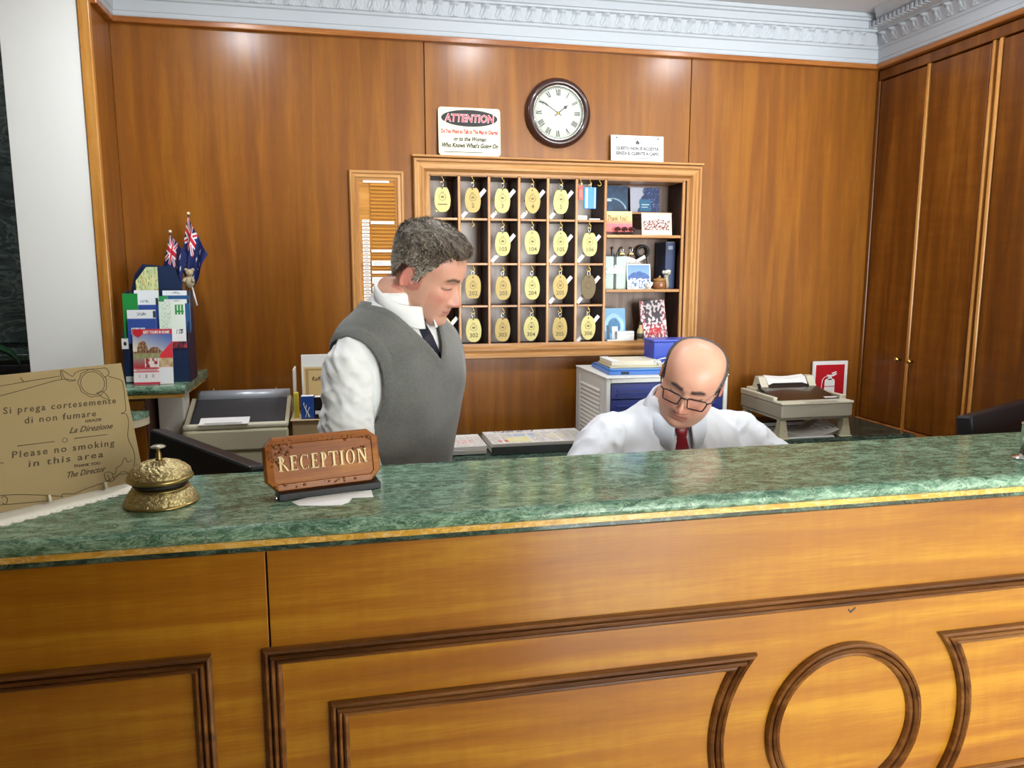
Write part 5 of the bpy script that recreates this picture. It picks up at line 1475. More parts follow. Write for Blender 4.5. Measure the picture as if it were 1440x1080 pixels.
# torn slip of paper under it
t = tag(MB().prism([(-.104, 1.345), (-.091, 1.321), (-.05, 1.311), (-.019, 1.309), (-.006, 1.322), (.0, 1.348), (.037, 1.345), (.035, 1.39), (-.06, 1.38)], ZT - .0001, ZT + .0005, plane='XY').obj('paper_slip', M_PAPER), 'torn white paper slip under the RECEPTION plaque', 'paper')
# move the plaque onto the slip
bpy.data.objects['reception_sign'].location.z = ZT + .0008
# polished pen stand at the far right of the counter
t = thing('pen_stand', 'polished steel upright holder at the far end of the marble counter', 'pen stand', (1.418, 1.335, ZT))
MB().lathe([(.026, 0), (.026, .004), (.014, .007), (.0115, .012)], 32).obj('base', M_CHROME, t)
MB().lathe([(.0115, .012), (.0115, .074), (.0125, .076), (.0125, .080), (.010, .081)], 32).obj('tube', M_CHROME, t)

# ================================================================ plant by the dark wall
t = thing('potted_plant', 'glossy broad-leaved green plant in a pot in front of the dark stone', 'plant', (-1.66, 3.0, 0))
MB().lathe([(.11, 0), (.15, .25), (.16, .30), (.145, .30), (.14, .27)], 28).obj('pot', mat('dark pot', '2c3230', .4), t)
MB().lathe([(.139, .272), (.02, .285)], 28).obj('soil', mat('soil', '2a1f16', .9), t)
M_LEAF = mat('glossy leaf', '2c6a3c', .22, coat=.5, var=.25, vscale=6)
pr_ = random.Random(11)
for k in range(11):
    a = k * 2.4; L = pr_.uniform(.22, .34); el = pr_.uniform(.3, 1.1); base = Vector((.02 * math.cos(a), .02 * math.sin(a), .28))
    d_ = Vector((math.cos(a), math.sin(a), 0)); sd_ = Vector((-math.sin(a), math.cos(a), 0))
    top = base + d_ * (.10 + .05 * (k % 3)) + Vector((0, 0, .74 + .06 * (k % 5)))
    st_ = MB().tube([tuple(base), tuple((base + top) / 2 + d_ * -.02), tuple(top)], [.007, .006, .004], 7).obj('stem', mat('leaf stem', '3c6238', .4) if k == 0 else bpy.data.materials['leaf stem'], t)
    rings = []
    for q in np.linspace(0, 1, 12):
        c_ = top + d_ * (L * q * math.cos(el * (1 - q * 1.6))) + Vector((0, 0, L * q * math.sin(el) * (1 - 1.2 * q)))
        w_ = .085 * math.sin(PI * min(1, q * .93 + .03)) ** .7
        rings.append([tuple(c_ + sd_ * (w_ * s_) + Vector((0, 0, -.02 * (1 - abs(s_)) + .0))) for s_ in (-1, -.5, 0, .5, 1)] + [tuple(c_ + sd_ * (w_ * s_) + Vector((0, 0, -.0215 * (1 - abs(s_)) - .001))) for s_ in (1, .5, 0, -.5, -1)])
    MB().rings(rings, 0, True, True).obj('leaf', M_LEAF, t)
# ================================================================ people
def sstep(a, b, x):
    t = min(1, max(0, (x - a) / (b - a))); return t * t * (3 - 2 * t)
def gs(x, m, s): return math.exp(-((x - m) / s) ** 2)
def cr_interp(tab, z):
    """smooth interpolation of rows (z, values...)"""
    n = len(tab)
    if z <= tab[0][0]: return tab[0][1:]
    if z >= tab[-1][0]: return tab[-1][1:]
    i = max(k for k in range(n) if tab[k][0] <= z); i = min(i, n - 2)
    a, b = tab[i], tab[i + 1]
    t = (z - a[0]) / (b[0] - a[0])
    p0, p3 = tab[max(i - 1, 0)], tab[min(i + 2, n - 1)]
    out = []
    for k in range(1, len(a)):
        m1 = (b[k] - p0[k]) / (b[0] - p0[0]) * (b[0] - a[0]); m2 = (p3[k] - a[k]) / (p3[0] - a[0]) * (b[0] - a[0])
        out.append((2 * t ** 3 - 3 * t * t + 1) * a[k] + (t ** 3 - 2 * t * t + t) * m1 + (-2 * t ** 3 + 3 * t * t) * b[k] + (t ** 3 - t * t) * m2)
    return out

# head profile rows: z, front y, back y, half width, y of greatest width (origin between the ears at eye level, +y forward)
HEAD = [(-.122, .066, .030, .012, .05), (-.118, .080, .014, .026, .045), (-.110, .087, -.005, .040, .035), (-.098, .090, -.030, .051, .018), (-.085, .088, -.048, .058, .005), (-.070, .090, -.058, .0625, -.003), (-.055, .090, -.066, .066, -.005),
        (-.040, .089, -.076, .069, -.008), (-.020, .088, -.088, .0715, -.012), (0, .088, -.096, .0735, -.016), (.018, .092, -.100, .0755, -.018), (.035, .092, -.101, .077, -.018), (.055, .086, -.099, .0765, -.016), (.075, .074, -.091, .071, -.012), (.092, .055, -.077, .060, -.008),
        (.105, .030, -.055, .043, -.006), (.112, .010, -.034, .027, -.005), (.115, .0, -.012, .010, -.005)]
def head_point(th, z, hp):
    yf, yb, w_, yc = cr_interp(HEAD, z)
    w_ *= hp.get('wide', 1.0)
    if z < -.03: w_ *= 1 + hp.get('jowl', 0) * gs(z, -.08, .035)
    s_, c_ = math.sin(th), math.cos(th)
    e = 2 / (2.25 if c_ > 0 else 2.1)
    x = w_ * abs(s_) ** e * (1 if s_ > 0 else -1)
    y = yc + ((yf - yc) if c_ > 0 else (yc - yb)) * abs(c_) ** e * (1 if c_ > 0 else -1)
    return x, y, z
def face_dy(x, z, hp):
    ax = abs(x); d = 0
    # nose
    prof = [(-.060, 0), (-.0535, .004), (-.049, .017), (-.044, .0255), (-.038, .0275), (-.030, .024), (-.018, .0165), (-.006, .0095), (.006, .004), (.02, .001), (.03, 0)]
    n = np.interp(z, [p[0] for p in prof], [p[1] for p in prof]) * hp.get('nose', 1)
    sg = np.interp(z, [-.05, -.04, -.02, .005], [.0125, .0120, .0088, .0085])
    d += n * math.exp(-(ax / sg) ** 2.2)
    d += .0095 * gs(ax, .0145, .0062) * gs(z, -.0445, .0075)
    # sockets, brow, cheeks
    d -= .0125 * gs(ax, .0315, .0165) * gs(z, -.001, .0125)
    d += .0045 * gs(ax, .028, .020) * gs(z, .0195, .0065)
    d += .0075 * gs(ax, .0315, .0120) * gs(z, -.0015, .0078)        # closed-down lids over the eyeballs
    d -= .0016 * gs(ax, .0315, .0135) * gs(z, -.0085, .0018)        # lid slit
    d -= .0010 * gs(ax, .0315, .0150) * gs(z, .0075, .0020)         # upper lid fold
    d += .0055 * gs(ax, .047, .017) * gs(z, -.028, .015)
    d -= .0020 * gs(ax, .030 + (-.052 - z) * .25, .0055) * gs(z, -.052, .016)   # nasolabial fold
    # lips and chin
    d += .0048 * gs(ax, 0, .019) * gs(z, -.0655, .0045)
    d += .0056 * gs(ax, 0, .0165) * gs(z, -.0765, .0050)
    d -= .0050 * gs(ax, 0, .0225) * gs(z, -.0712, .0020)
    d -= .0022 * gs(ax, 0, .0045) * gs(z, -.057, .005)
    d -= .0035 * gs(ax, 0, .020) * gs(z, -.0875, .0050)
    d += .0060 * gs(ax, 0, .018) * gs(z, -.104, .0100)
    return d
def head_grid(hp, nth, nz_, z0=-.121, z1=.1148):
    zs = [z0 + (z1 - z0) * (.5 - .5 * math.cos(PI * (k + .5) / nz_)) * 1 for k in range(nz_)]
    zs = [z0 + (z1 - z0) * k / (nz_ - 1) for k in range(nz_)]
    rows = []
    for z in zs:
        r = []
        for i in range(nth):
            th = 2 * PI * i / nth
            x, y, zz = head_point(th, z, hp)
            c_ = math.cos(th)
            if c_ > 0: y += face_dy(x, z, hp) * min(1, c_ * 2.2)
            r.append((x, y, zz))
        rows.append(r)
    return zs, rows

def add_head(mb, Hm, hp):
    zs, rows = head_grid(hp, 150, 150)
    mb.rings([[tuple(Hm @ Vector(p)) for p in r] for r in rows])
    for s_ in (-1, 1):
        # ear: shell plate, helix rim, lobe, tragus; a = backwards, b = up, c = outwards
        E_ = Matrix.Translation((s_ * .0715 * hp.get('wide', 1), -.010, -.016)) @ Matrix.Rotation(s_ * rad(hp.get('ear', 20)), 4, 'Z') @ Matrix.Rotation(rad(-8), 4, 'X')
        q = lambda a, b, c: tuple(Hm @ E_ @ Vector((s_ * c, -a, b)))
        eb = ball(1, 14, 10, (.004, .010, .002), (.0042, .0150, .0280))
        mb.add([q(p[1], p[2], p[0]) for p in eb[0]], eb[1])
        rim = [(.004 + .0195 * math.sin(a_) * (1 if a_ > 0 else .6), .004 + .0295 * math.cos(a_)) for a_ in np.linspace(-1.3, 2.7, 16)]
        mb.tube([q(a, b, .0075 + .10 * a) for a, b in rim], [.0030] * 12 + [.0034, .004, .0045, .005], 8)
        mb.tube([q(.008 + .010 * math.sin(a_), .004 + .017 * math.cos(a_), .0075) for a_ in np.linspace(-.3, 2.4, 9)], .0022, 6)
        eb = ball(1, 8, 6, (.005, -.0055, -.004), (.0045, .0045, .007))
        mb.add([q(p[1], p[2], p[0]) for p in eb[0]], eb[1])

def hand(mb, wrist, d, n, side, curl=.5):
    """palm with four unequal bent fingers and a thumb leaving its side"""
    d = Vector(d).normalized(); n = Vector(n); n = (n - d * n.dot(d)).normalized(); s_ = d.cross(n) * side
    w_ = Vector(wrist)
    rings = []
    for (t, hw, th) in ((-.02, .026, .020), (.015, .031, .018), (.05, .040, .0155), (.085, .042, .013), (.096, .040, .010)):
        c_ = w_ + d * t
        rings.append([tuple(c_ + s_ * (hw * math.copysign(abs(math.cos(a)) ** .8, math.cos(a))) + n * (th * math.copysign(abs(math.sin(a)) ** .8, math.sin(a)))) for a in np.linspace(0, 2 * PI, 18, endpoint=False)])
    mb.rings(rings)
    for k, (off, L, r) in enumerate(((.030, .070, .0088), (.0105, .080, .0092), (-.010, .074, .0088), (-.030, .058, .0078))):
        p = w_ + d * .072 + s_ * off; dirv = (d + s_ * off * 1.6).normalized(); pts = [p]; a = 0
        for sg in (.34, .36, .30):
            pts.append(pts[-1] + dirv * L * sg * .95)
            dirv = (Matrix.Rotation(-curl * .75 * side, 3, s_) @ dirv) if True else dirv
            dirv.normalize()
        pts = [pts[0], (pts[0] + pts[1]) / 2, pts[1], (pts[1] + pts[2]) / 2, pts[2], pts[3]]
        mb.tube([tuple(x) for x in pts], [r * 1.02, r, r * 1.03, r * .92, r * .95, r * .72], 10)
    p = w_ + d * .022 + s_ * .024
    d1 = (d * .62 + s_ * .78 - n * .15).normalized(); d2 = (d * .88 + s_ * .40 - n * .25).normalized()
    mb.tube([tuple(p), tuple(p + d1 * .030), tuple(p + d1 * .046), tuple(p + d1 * .046 + d2 * .020), tuple(p + d1 * .046 + d2 * .040)], [.014, .012, .0105, .0100, .0078], 10)

# torso rows: z above the hip joint, half width, half depth, y centre
TORSO = [(-.14, .150, .110, 0), (-.10, .165, .122, 0), (0, .172, .122, 0), (.10, .163, .113, .004), (.20, .167, .117, .010), (.30, .180, .124, .012), (.38, .192, .122, .006), (.44, .196, .108, -.004), (.475, .186, .092, -.012), (.500, .160, .079, -.018), (.520, .124, .070, -.021), (.540, .090, .0645, -.021), (.562, .069, .062, -.019), (.60, .064, .062, -.012)]
def torso_point(th, z, tp, off=0.0):
    a, b, yc = cr_interp(TORSO, z)
    a *= tp.get('wide', 1) if z < .5 else 1 + (tp.get('wide', 1) - 1) * max(0, 1 - (z - .5) / .05)
    a += tp.get('trap', 0) * gs(z, .525, .028)
    bel = tp.get('belly', 0) * gs(z, .08, .16)
    s_, c_ = math.sin(th), math.cos(th)
    e = 2 / 2.35
    x = (a + off) * abs(s_) ** e * (1 if s_ > 0 else -1)
    y = yc + (b + off + (bel if c_ > 0 else bel * .2)) * abs(c_) ** e * (1 if c_ > 0 else -1)
    if c_ > 0 and .2 < z < .5: y += .010 * gs(abs(x), .085, .06) * gs(z, .36, .07)
    lean = tp.get('lean', 0)
    if z > .05: y += lean * (z - .05) ** 1.4
    return Vector((x, y, z))
def torso_rings(tp, M, off, z0, z1, nz_, nth):
    return [[tuple(M @ torso_point(2 * PI * i / nth, z0 + (z1 - z0) * k / (nz_ - 1), tp, off)) for i in range(nth)] for k in range(nz_)]

def resample(pts, n):
    """smooth curve through joints"""
    P = [Vector(p) for p in pts]; out = []
    for k in range(n):
        t = k / (n - 1) * (len(P) - 1); i = min(int(t), len(P) - 2); u = t - i
        p0, p1, p2, p3 = P[max(i - 1, 0)], P[i], P[i + 1], P[min(i + 2, len(P) - 1)]
        out.append(.5 * ((2 * p1) + (p2 - p0) * u + (2 * p0 - 5 * p1 + 4 * p2 - p3) * u * u + (3 * p1 - 3 * p2 + p3 - p0) * u ** 3))
    return out
def limb(mb, pts, radii, n=14, m=26, wr=None):
    P = resample(pts, m)
    R = [float(np.interp(k / (m - 1) * (len(pts) - 1), range(len(pts)), radii)) for k in range(m)]
    if wr: R = [r * (1 + wr(k / (m - 1))) for k, r in enumerate(R)]
    mb.tube([tuple(p) for p in P], R, n)

def remesh(mb, voxel, smooth_it, name):
    me = bpy.data.meshes.new(name); me.from_pydata(mb.v, [], mb.f)
    bm = bmesh.new(); bm.from_mesh(me); bmesh.ops.recalc_face_normals(bm, faces=bm.faces); bm.to_mesh(me); bm.free()
    o = bpy.data.objects.new(name, me); C.objects.link(o)
    m = o.modifiers.new('r', 'REMESH'); m.mode = 'VOXEL'; m.voxel_size = voxel; m.use_smooth_shade = True
    if smooth_it:
        s_ = o.modifiers.new('s', 'SMOOTH'); s_.factor = .5; s_.iterations = smooth_it
    dg = bpy.context.evaluated_depsgraph_get(); dg.update()
    out = bpy.data.meshes.new_from_object(o.evaluated_get(dg))
    bpy.data.objects.remove(o); bpy.data.meshes.remove(me)
    out.materials.clear(); out.name = name
    out.polygons.foreach_set('use_smooth', [True] * len(out.polygons))
    return out
def vcol(me, fn):
    at = me.color_attributes.new('Col', 'FLOAT_COLOR', 'POINT')
    buf = np.empty(len(me.vertices) * 4, np.float32)
    co = np.empty(len(me.vertices) * 3); me.vertices.foreach_get('co', co); co = co.reshape(-1, 3)
    for i, p in enumerate(co):
        c = fn(p); buf[4 * i:4 * i + 4] = (c[0], c[1], c[2], 1)
    at.data.foreach_set('color', buf)
def displace(me, fn):
    n = len(me.vertices)
    co = np.empty(n * 3); me.vertices.foreach_get('co', co); co = co.reshape(-1, 3)
    no = np.empty(n * 3); me.vertices.foreach_get('normal', no); no = no.reshape(-1, 3)
    d = np.array([fn(p, q) for p, q in zip(co, no)])
    co += no * d[:, None]; me.vertices.foreach_set('co', co.reshape(-1)); me.update()

M_SKIN = attr_mat('skin', .46, bump=.12, bscale=420, sss=.12)
M_HAIRC = attr_mat('hair', .55, bump=.35, bscale=500)
def skin_fn(Hm, hp):
    inv = Hm.inverted()
    base = s2l(hp['skin']); red = s2l(hp['red']); lip = s2l(hp['lip']); brow = s2l(hp['brow']); stub = s2l(hp['stubble'])
    def mixc(a, b, t): return tuple(a[k] * (1 - t) + b[k] * t for k in range(3))
    def f(p):
        q = inv @ Vector(p)
        if q.z < -.16 or q.length > .2: return base
        x, y, z = q; ax = abs(x)
        c = mixc(base, red, max(0, min(1, .25 + .5 * mnoise.noise(Vector((x * 22, y * 22, z * 22)))) * .5))
        front = y > .045
        if front:
            c = mixc(c, red, .75 * gs(ax, 0, .016) * gs(z, -.042, .012))                     # nose tip
            c = mixc(c, red, .55 * gs(ax, .045, .02) * gs(z, -.035, .022))                   # cheeks
            c = mixc(c, stub, .40 * sstep(-.045, -.06, z) * (1 - gs(ax, 0, .02) * gs(z, -.072, .010)))
            c = mixc(c, lip, .85 * gs(ax, 0, .022) ** .5 * max(gs(z, -.0660, .0042), gs(z, -.0765, .0050)) if ax < .027 else 0)
            c = mixc(c, s2l('5a2c28'), .8 * gs(z, -.0712 + .05 * ax * ax / .03, .0016) * (1 if ax < .025 else 0))
            zb = .0205 + .0035 * gs(ax, .034, .014) - .004 * sstep(.034, .052, ax)
            hb = hp.get('browh', .0045)
            c = mixc(c, brow, hp.get('browk', .85) * sstep(.008, .014, ax) * (1 - sstep(.044, .053, ax)) * math.exp(-((z - zb) / hb) ** 4))
            zl = -.0085 + .0030 * ((ax - .0315) / .014) ** 2
            if abs(ax - .0315) < .0155: c = mixc(c, s2l('2a1a18'), .92 * math.exp(-((z - zl) / .0023) ** 2))
            c = mixc(c, red, .35 * gs(ax, .0315, .016) * gs(z, -.014, .006))
            c = mixc(c, s2l('4a2420'), .85 * gs(ax, .0085, .0042) * gs(z, -.0505, .0030) * (1 if y > .085 else 0))
        else:
            c = mixc(c, stub, .30 * sstep(-.055, -.075, z) * sstep(-.03, 0, y))
        if ax > .0685 and -.055 < z < .03 and -.05 < y < .02: c = mixc(c, red, .8)
        c = mixc(c, s2l(hp['hair'][0]), hp['scalp'](math.atan2(x, y), z, y) * hp.get('scalpk', .7))
        return c
    return f

def hair_shell(parent, Hm, hp, thick, seed, strands, root_inv):
    """close-cropped hair: a cap that lifts off the scalp inside the hairline, with short strands"""
    nth, nzz = 220, 130
    zs, rows = head_grid(hp, nth, nzz, -.10, .1148)
    cols = [s2l(c) for c in hp['hair']]
    rn = random.Random(seed)
    top = Vector((0, -.01, .02))
    vs = []; ms = []
    for k, r in enumerate(rows):
        for i, p in enumerate(r):
            th = 2 * PI * i / nth
            th = th if th < PI else th - 2 * PI
            m = hp['scalp'](th, p[2], p[1])
            nrm = (Vector(p) - Vector((0, -.01, min(.03, p[2] * .6)))).normalized()
            t = thick(th, p[2], p[1])
            bumpy = .35 * mnoise.noise(Vector((p[0] * 95, p[1] * 60, p[2] * 60)) + Vector((seed, 0, 0))) + .25 * mnoise.noise(Vector((p[0] * 200, p[1] * 160, p[2] * 160)))
            off = -.004 + (t * (1 + bumpy) + .004) * sstep(.0, .75, m)
            vs.append(tuple(Vector(p) + nrm * off)); ms.append(m)
    fs = []
    for k in range(nzz - 1):
        for i in range(nth):
            a, b = k * nth + i, k * nth + (i + 1) % nth
            q = (a, b, b + nth, a + nth)
            if max(ms[x] for x in q) > .02: fs.append(q)
    fs.append(tuple((nzz - 1) * nth + i for i in range(nth)))
    used = sorted({i for f in fs for i in f}); mp = {v: k for k, v in enumerate(used)}
    W_ = root_inv @ Hm
    me = bpy.data.meshes.new('hair')
    me.from_pydata([tuple(W_ @ Vector(vs[i])) for i in used], [], [[mp[i] for i in f] for f in fs])
    at = me.color_attributes.new('Col', 'FLOAT_COLOR', 'POINT')
    buf = []
    for i in used:
        p = vs[i]
        n_ = .5 + .9 * mnoise.noise(Vector((p[0] * 260, p[1] * 120, p[2] * 120)))
        grey = hp['grey'](p)
        c = cols[0] if n_ < .5 else cols[1]
        c = tuple(c[q] * (1 - grey) + cols[2][q] * grey for q in range(3))
        buf += [*c, 1]
    at.data.foreach_set('color', buf)
    me.polygons.foreach_set('use_smooth', [True] * len(me.polygons))
    me.materials.append(M_HAIRC)
    h = link('hair', me, parent)
    # strands
    cand = [i for i in used if ms[i] > .35]
    sv = []; sf = []; sc_ = []
    for _ in range(strands):
        i = cand[rn.randrange(len(cand))]; p = Vector(vs[i])
        th = math.atan2(p.x, p.y)
        nrm = (p - Vector((0, -.01, min(.03, p.z * .6)))).normalized()
        flow = Vector(hp['flow'](p)) + Vector((rn.uniform(-.35, .35), rn.uniform(-.35, .35), rn.uniform(-.35, .35)))
        flow = (flow - nrm * flow.dot(nrm)).normalized()
        L = hp['len'](p) * rn.uniform(.6, 1.2); sd_ = flow.cross(nrm) * .0006
        p0 = p - nrm * .002; p1 = p + flow * L * .55 + nrm * L * .22; p2 = p + flow * L + nrm * L * hp.get('lift', .12)
        o = len(sv)
        for q, wq in ((p0, 1), (p1, .8)): sv += [tuple(W_ @ (q - sd_ * wq)), tuple(W_ @ (q + sd_ * wq))]
        sv.append(tuple(W_ @ p2)); sf += [(o, o + 1, o + 3, o + 2), (o + 2, o + 3, o + 4)]
        g_ = hp['grey'](p); c = cols[rn.randrange(2)] if rn.random() > g_ else cols[2]
        k_ = rn.uniform(.75, 1.25)
        sc_ += [(c[0] * k_, c[1] * k_, c[2] * k_, 1)] * 5
    me = bpy.data.meshes.new('hair_strands'); me.from_pydata(sv, [], sf)
    at = me.color_attributes.new('Col', 'FLOAT_COLOR', 'POINT'); at.data.foreach_set('color', np.array(sc_, np.float32).reshape(-1))
    me.materials.append(M_HAIRC)
    o = link('hair_strands', me, h); o['kind'] = 'stuff'
    return h

def clip_mesh(vs, fs, val):
    """keep the part of a mesh where val > 0, cutting faces along the boundary"""
    nv = list(vs); cache = {}; out = []
    def cut(a, b):
        k = (min(a, b), max(a, b))
        if k not in cache:
            t = val[a] / (val[a] - val[b]); cache[k] = len(nv)
            nv.append(tuple(vs[a][q] + (vs[b][q] - vs[a][q]) * t for q in range(3)))
        return cache[k]
    for f in fs:
        p = []
        for i in range(len(f)):
            a, b = f[i], f[(i + 1) % len(f)]
            if val[a] > 0: p.append(a)
            if (val[a] > 0) != (val[b] > 0): p.append(cut(a, b))
        if len(p) >= 3: out.append(p)
    used = sorted({i for f in out for i in f}); mp = {v: k for k, v in enumerate(used)}
    return [nv[i] for i in used], [[mp[i] for i in f] for f in out]

def collar(parent, M, m, r0=.0665, zc=.585, tip=.062, yc=-.012, spread=14, flare=.017):
    rings = []
    for k in range(61):
        ph = rad(spread + (360 - 2 * spread) * k / 60); c_ = math.cos(ph)
        f = sstep(-1.1, 1, c_)
        zt = zc + .020 * (1 - f) - .040 * f
        dr = .034 + (tip - .034) * sstep(.35, .95, c_)
        ry = .064 + .008 * max(0, c_)
        def P(r, z): return tuple(M @ Vector(((r0 + r) * math.sin(ph), yc + (ry + r) * c_, z)))
        rings.append([P(-.002, zt - .028), P(-.001, zt - .004), P(.003, zt), P(.008, zt - .004), P(flare * (.55 + .45 * f), zt - dr), P(flare * (.55 + .45 * f) - .002, zt - dr - .001), P(.006, zt - .010), P(.003, zt - .03)])
    return MB().rings(rings, 0, True, True).obj('collar', m, parent)

M_SHIRT = mat('white shirt cotton', 'eef0ee', .75, bump=.12, bscale=900, var=.015, sheen=.1)
M_SHIRTB = mat('pale shirt cotton', 'e2e6ec', .75, bump=.12, bscale=900, var=.015, sheen=.1)
def knit(name, col):
    m, nt, p = new_mat(name)
    tc = nt.nodes.new('ShaderNodeTexCoord')
    n = nt.nodes.new('ShaderNodeTexNoise'); n.inputs['Scale'].default_value = 260; n.inputs['Detail'].default_value = 3
    n2 = nt.nodes.new('ShaderNodeTexNoise'); n2.inputs['Scale'].default_value = 14; n2.inputs['Detail'].default_value = 4
    for q in (n, n2): nt.links.new(tc.outputs['Object'], q.inputs['Vector'])
    mx = nt.nodes.new('ShaderNodeMath'); mx.operation = 'ADD'
    nt.links.new(n.outputs['Fac'], mx.inputs[0]); nt.links.new(n2.outputs['Fac'], mx.inputs[1])
    c = s2l(col)
    mr = nt.nodes.new('ShaderNodeMapRange'); mr.inputs[1].default_value = .7; mr.inputs[2].default_value = 1.3
    nt.links.new(mx.outputs[0], mr.inputs[0])
    r = nt.nodes.new('ShaderNodeMix'); r.data_type = 'RGBA'
    r.inputs[6].default_value = tuple(x * .78 for x in c) + (1,); r.inputs[7].default_value = tuple(x * 1.25 for x in c) + (1,)
    nt.links.new(mr.outputs[0], r.inputs[0]); nt.links.new(r.outputs[2], p.inputs['Base Color'])
    p.inputs['Roughness'].default_value = .9; p.inputs['Sheen Weight'].default_value = .25
    w_ = nt.nodes.new('ShaderNodeTexWave'); w_.inputs['Scale'].default_value = 130; w_.bands_direction = 'X'
    nt.links.new(tc.outputs['Object'], w_.inputs['Vector'])
    b = nt.nodes.new('ShaderNodeBump'); b.inputs['Strength'].default_value = .25; b.inputs['Distance'].default_value = .001
    nt.links.new(n.outputs['Fac'], b.inputs['Height']); nt.links.new(b.outputs['Normal'], p.inputs['Normal'])
    return m
M_VEST = knit('grey knit', '666762')
M_TROUS = mat('charcoal trousers', '26282c', .85, bump=.15, bscale=700)
M_SHOE = mat('black shoe leather', '141416', .35, coat=.3)

def make_person(label, root_loc, tor_M, tp, Hm, hp, arms, legs, shirt_m, sleeve, shirt_off, wrinkle, seed, name='person'):
    t = thing(name, label, 'person', root_loc)
    Rinv = Matrix.Translation(root_loc).inverted()
    # --- body: one continuous surface
    mb = MB()
    add_head(mb, Hm, hp)
    n0 = Hm @ Vector((0, -.030, -.045)); n1 = Hm @ Vector((0, -.034, -.10)); n2 = tor_M @ (torso_point(0, .585, tp) * .0 + Vector((0, -.014 + tp.get('lean', 0) * .42, .575))); n3 = tor_M @ Vector((0, -.02 + tp.get('lean', 0) * .37, .50))
    limb(mb, [n0, n1, n2, n3], [.052, .055, .0585, .066], 24, 24)
    mb.rings(torso_rings(tp, tor_M, -.012, -.13, .56, 40, 48))
    for (pts, rr, hd, hn, side, curl) in arms:
        limb(mb, pts, rr, 18, 30)
        hand(mb, pts[-1], hd, hn, side, curl)
    for (pts, rr, fd) in legs:
        limb(mb, pts, rr, 18, 34)
        a = Vector(pts[-1]); fd = Vector(fd).normalized()
        mb.tube([tuple(a - fd * .045 + Vector((0, 0, -.045))), tuple(a + fd * .02 + Vector((0, 0, -.035))), tuple(a + fd * .10 + Vector((0, 0, -.050))), tuple(a + fd * .165 + Vector((0, 0, -.058)))], [.034, .042, .036, .022], 14)
    me = remesh(mb, .0032, 2, 'body')
    vcol(me, skin_fn(Hm, hp))
    me.materials.append(M_SKIN); me.transform(Rinv)
    link('body', me, t)
    # --- shirt: torso and sleeves in one piece
    mb = MB()
    mb.rings(torso_rings(tp, tor_M, shirt_off, -.12, .575, 60, 72))
    for (pts, rr, *_), sl in zip(arms, sleeve):
        limb(mb, pts[:len(sl)], sl, 24, 44)
    me = remesh(mb, .005, 5, 'shirt')
    displace(me, wrinkle)
    me.transform(Rinv); me.materials.append(shirt_m)
    sh_ = link('shirt', me, t)
    # --- trousers and shoes
    mb = MB()
    mb.rings(torso_rings(tp, tor_M, .004, -.135, -.02 if tp.get('seated') else .04, 12, 48))
    for (pts, rr, fd) in legs: limb(mb, pts[:-1] + [Vector(pts[-1]) + Vector((0, 0, .01))], [r + .014 for r in rr], 20, 30)
    me = remesh(mb, .009, 4, 'trousers'); me.transform(Rinv); me.materials.append(M_TROUS); link('trousers', me, t)
    for (pts, rr, fd) in legs:
        a = Vector(pts[-1]); fd = Vector(fd).normalized(); sd_ = Vector((-fd.y, fd.x, 0))
        rings = []
        for (q, w_, h_) in ((-.075, .020, .055), (-.065, .036, .075), (-.02, .042, .095), (.04, .044, .085), (.10, .050, .058), (.155, .050, .048), (.19, .038, .040), (.205, .015, .025)):
            c_ = a + fd * q; c_.z = 0
            rings.append([tuple(c_ + sd_ * (w_ * math.cos(b)) + Vector((0, 0, max(.001, h_ * .5 + h_ * .5 * math.sin(b))))) for b in np.linspace(0, 2 * PI, 16, endpoint=False)])
        m_ = MB().rings(rings); me = m_.mesh('shoe', M_SHOE); me.transform(Rinv); link('shoe', me, t)
    return t, Rinv

def facing(az): return Matrix.Rotation(rad(180 + az), 4, 'Z')     # az: 0 looks at the camera side (-Y), 90 looks along +X

# ---------------------------------------------------------------- standing man
def scalp1(th, z, y):
    a = abs(math.degrees(th))
    zh = float(np.interp(a, [0, 20, 38, 50, 58, 66, 74, 80, 86, 92, 104, 120, 150, 180], [.074, .072, .076, .064, .046, .026, .004, -.016, -.016, .018, .018, -.012, -.052, -.060]))
    return sstep(-.004, .010, z - zh + .003 * math.sin(a * .9))
def thick1(th, z, y):
    a = abs(math.degrees(th))
    t = .0035 + .011 * sstep(.015, .085, z)
    if a < 60: t += .005 * sstep(.06, .09, z) * sstep(.0, .05, y)
    return t
hp1 = dict(skin='d8a58c', red='c8786a', lip='b8706a', brow='3c2c22', stubble='b08876', browk=.92,
           hair=['3a2e26', '665644', 'aca494'], scalp=scalp1, scalpk=.85, nose=1.05,
           grey=lambda p: min(1, max(0, .30 + .5 * sstep(.075, -.02, p[2]) - .4 * sstep(0, .06, p[1]) * sstep(.03, .07, p[2]))),
           flow=lambda p: (0.15, .55 if p[2] > .06 else -.55, -.25 if p[2] > .06 else -.75),
           len=lambda p: .016 if p.z > .07 else .008, lift=.25)
P1 = Vector((.114, 2.03, 0))
T1 = Matrix.Translation((P1.x, P1.y, .890)) @ facing(46)
H1 = Matrix.Translation((.208, 1.985, 1.519)) @ facing(62) @ Matrix.Rotation(rad(-27), 4, 'X') @ Matrix.Rotation(rad(9), 4, 'Y')
tp1 = dict(lean=.10, wide=.95)
def T1p(x, y, z): return T1 @ Vector((x, y, z))
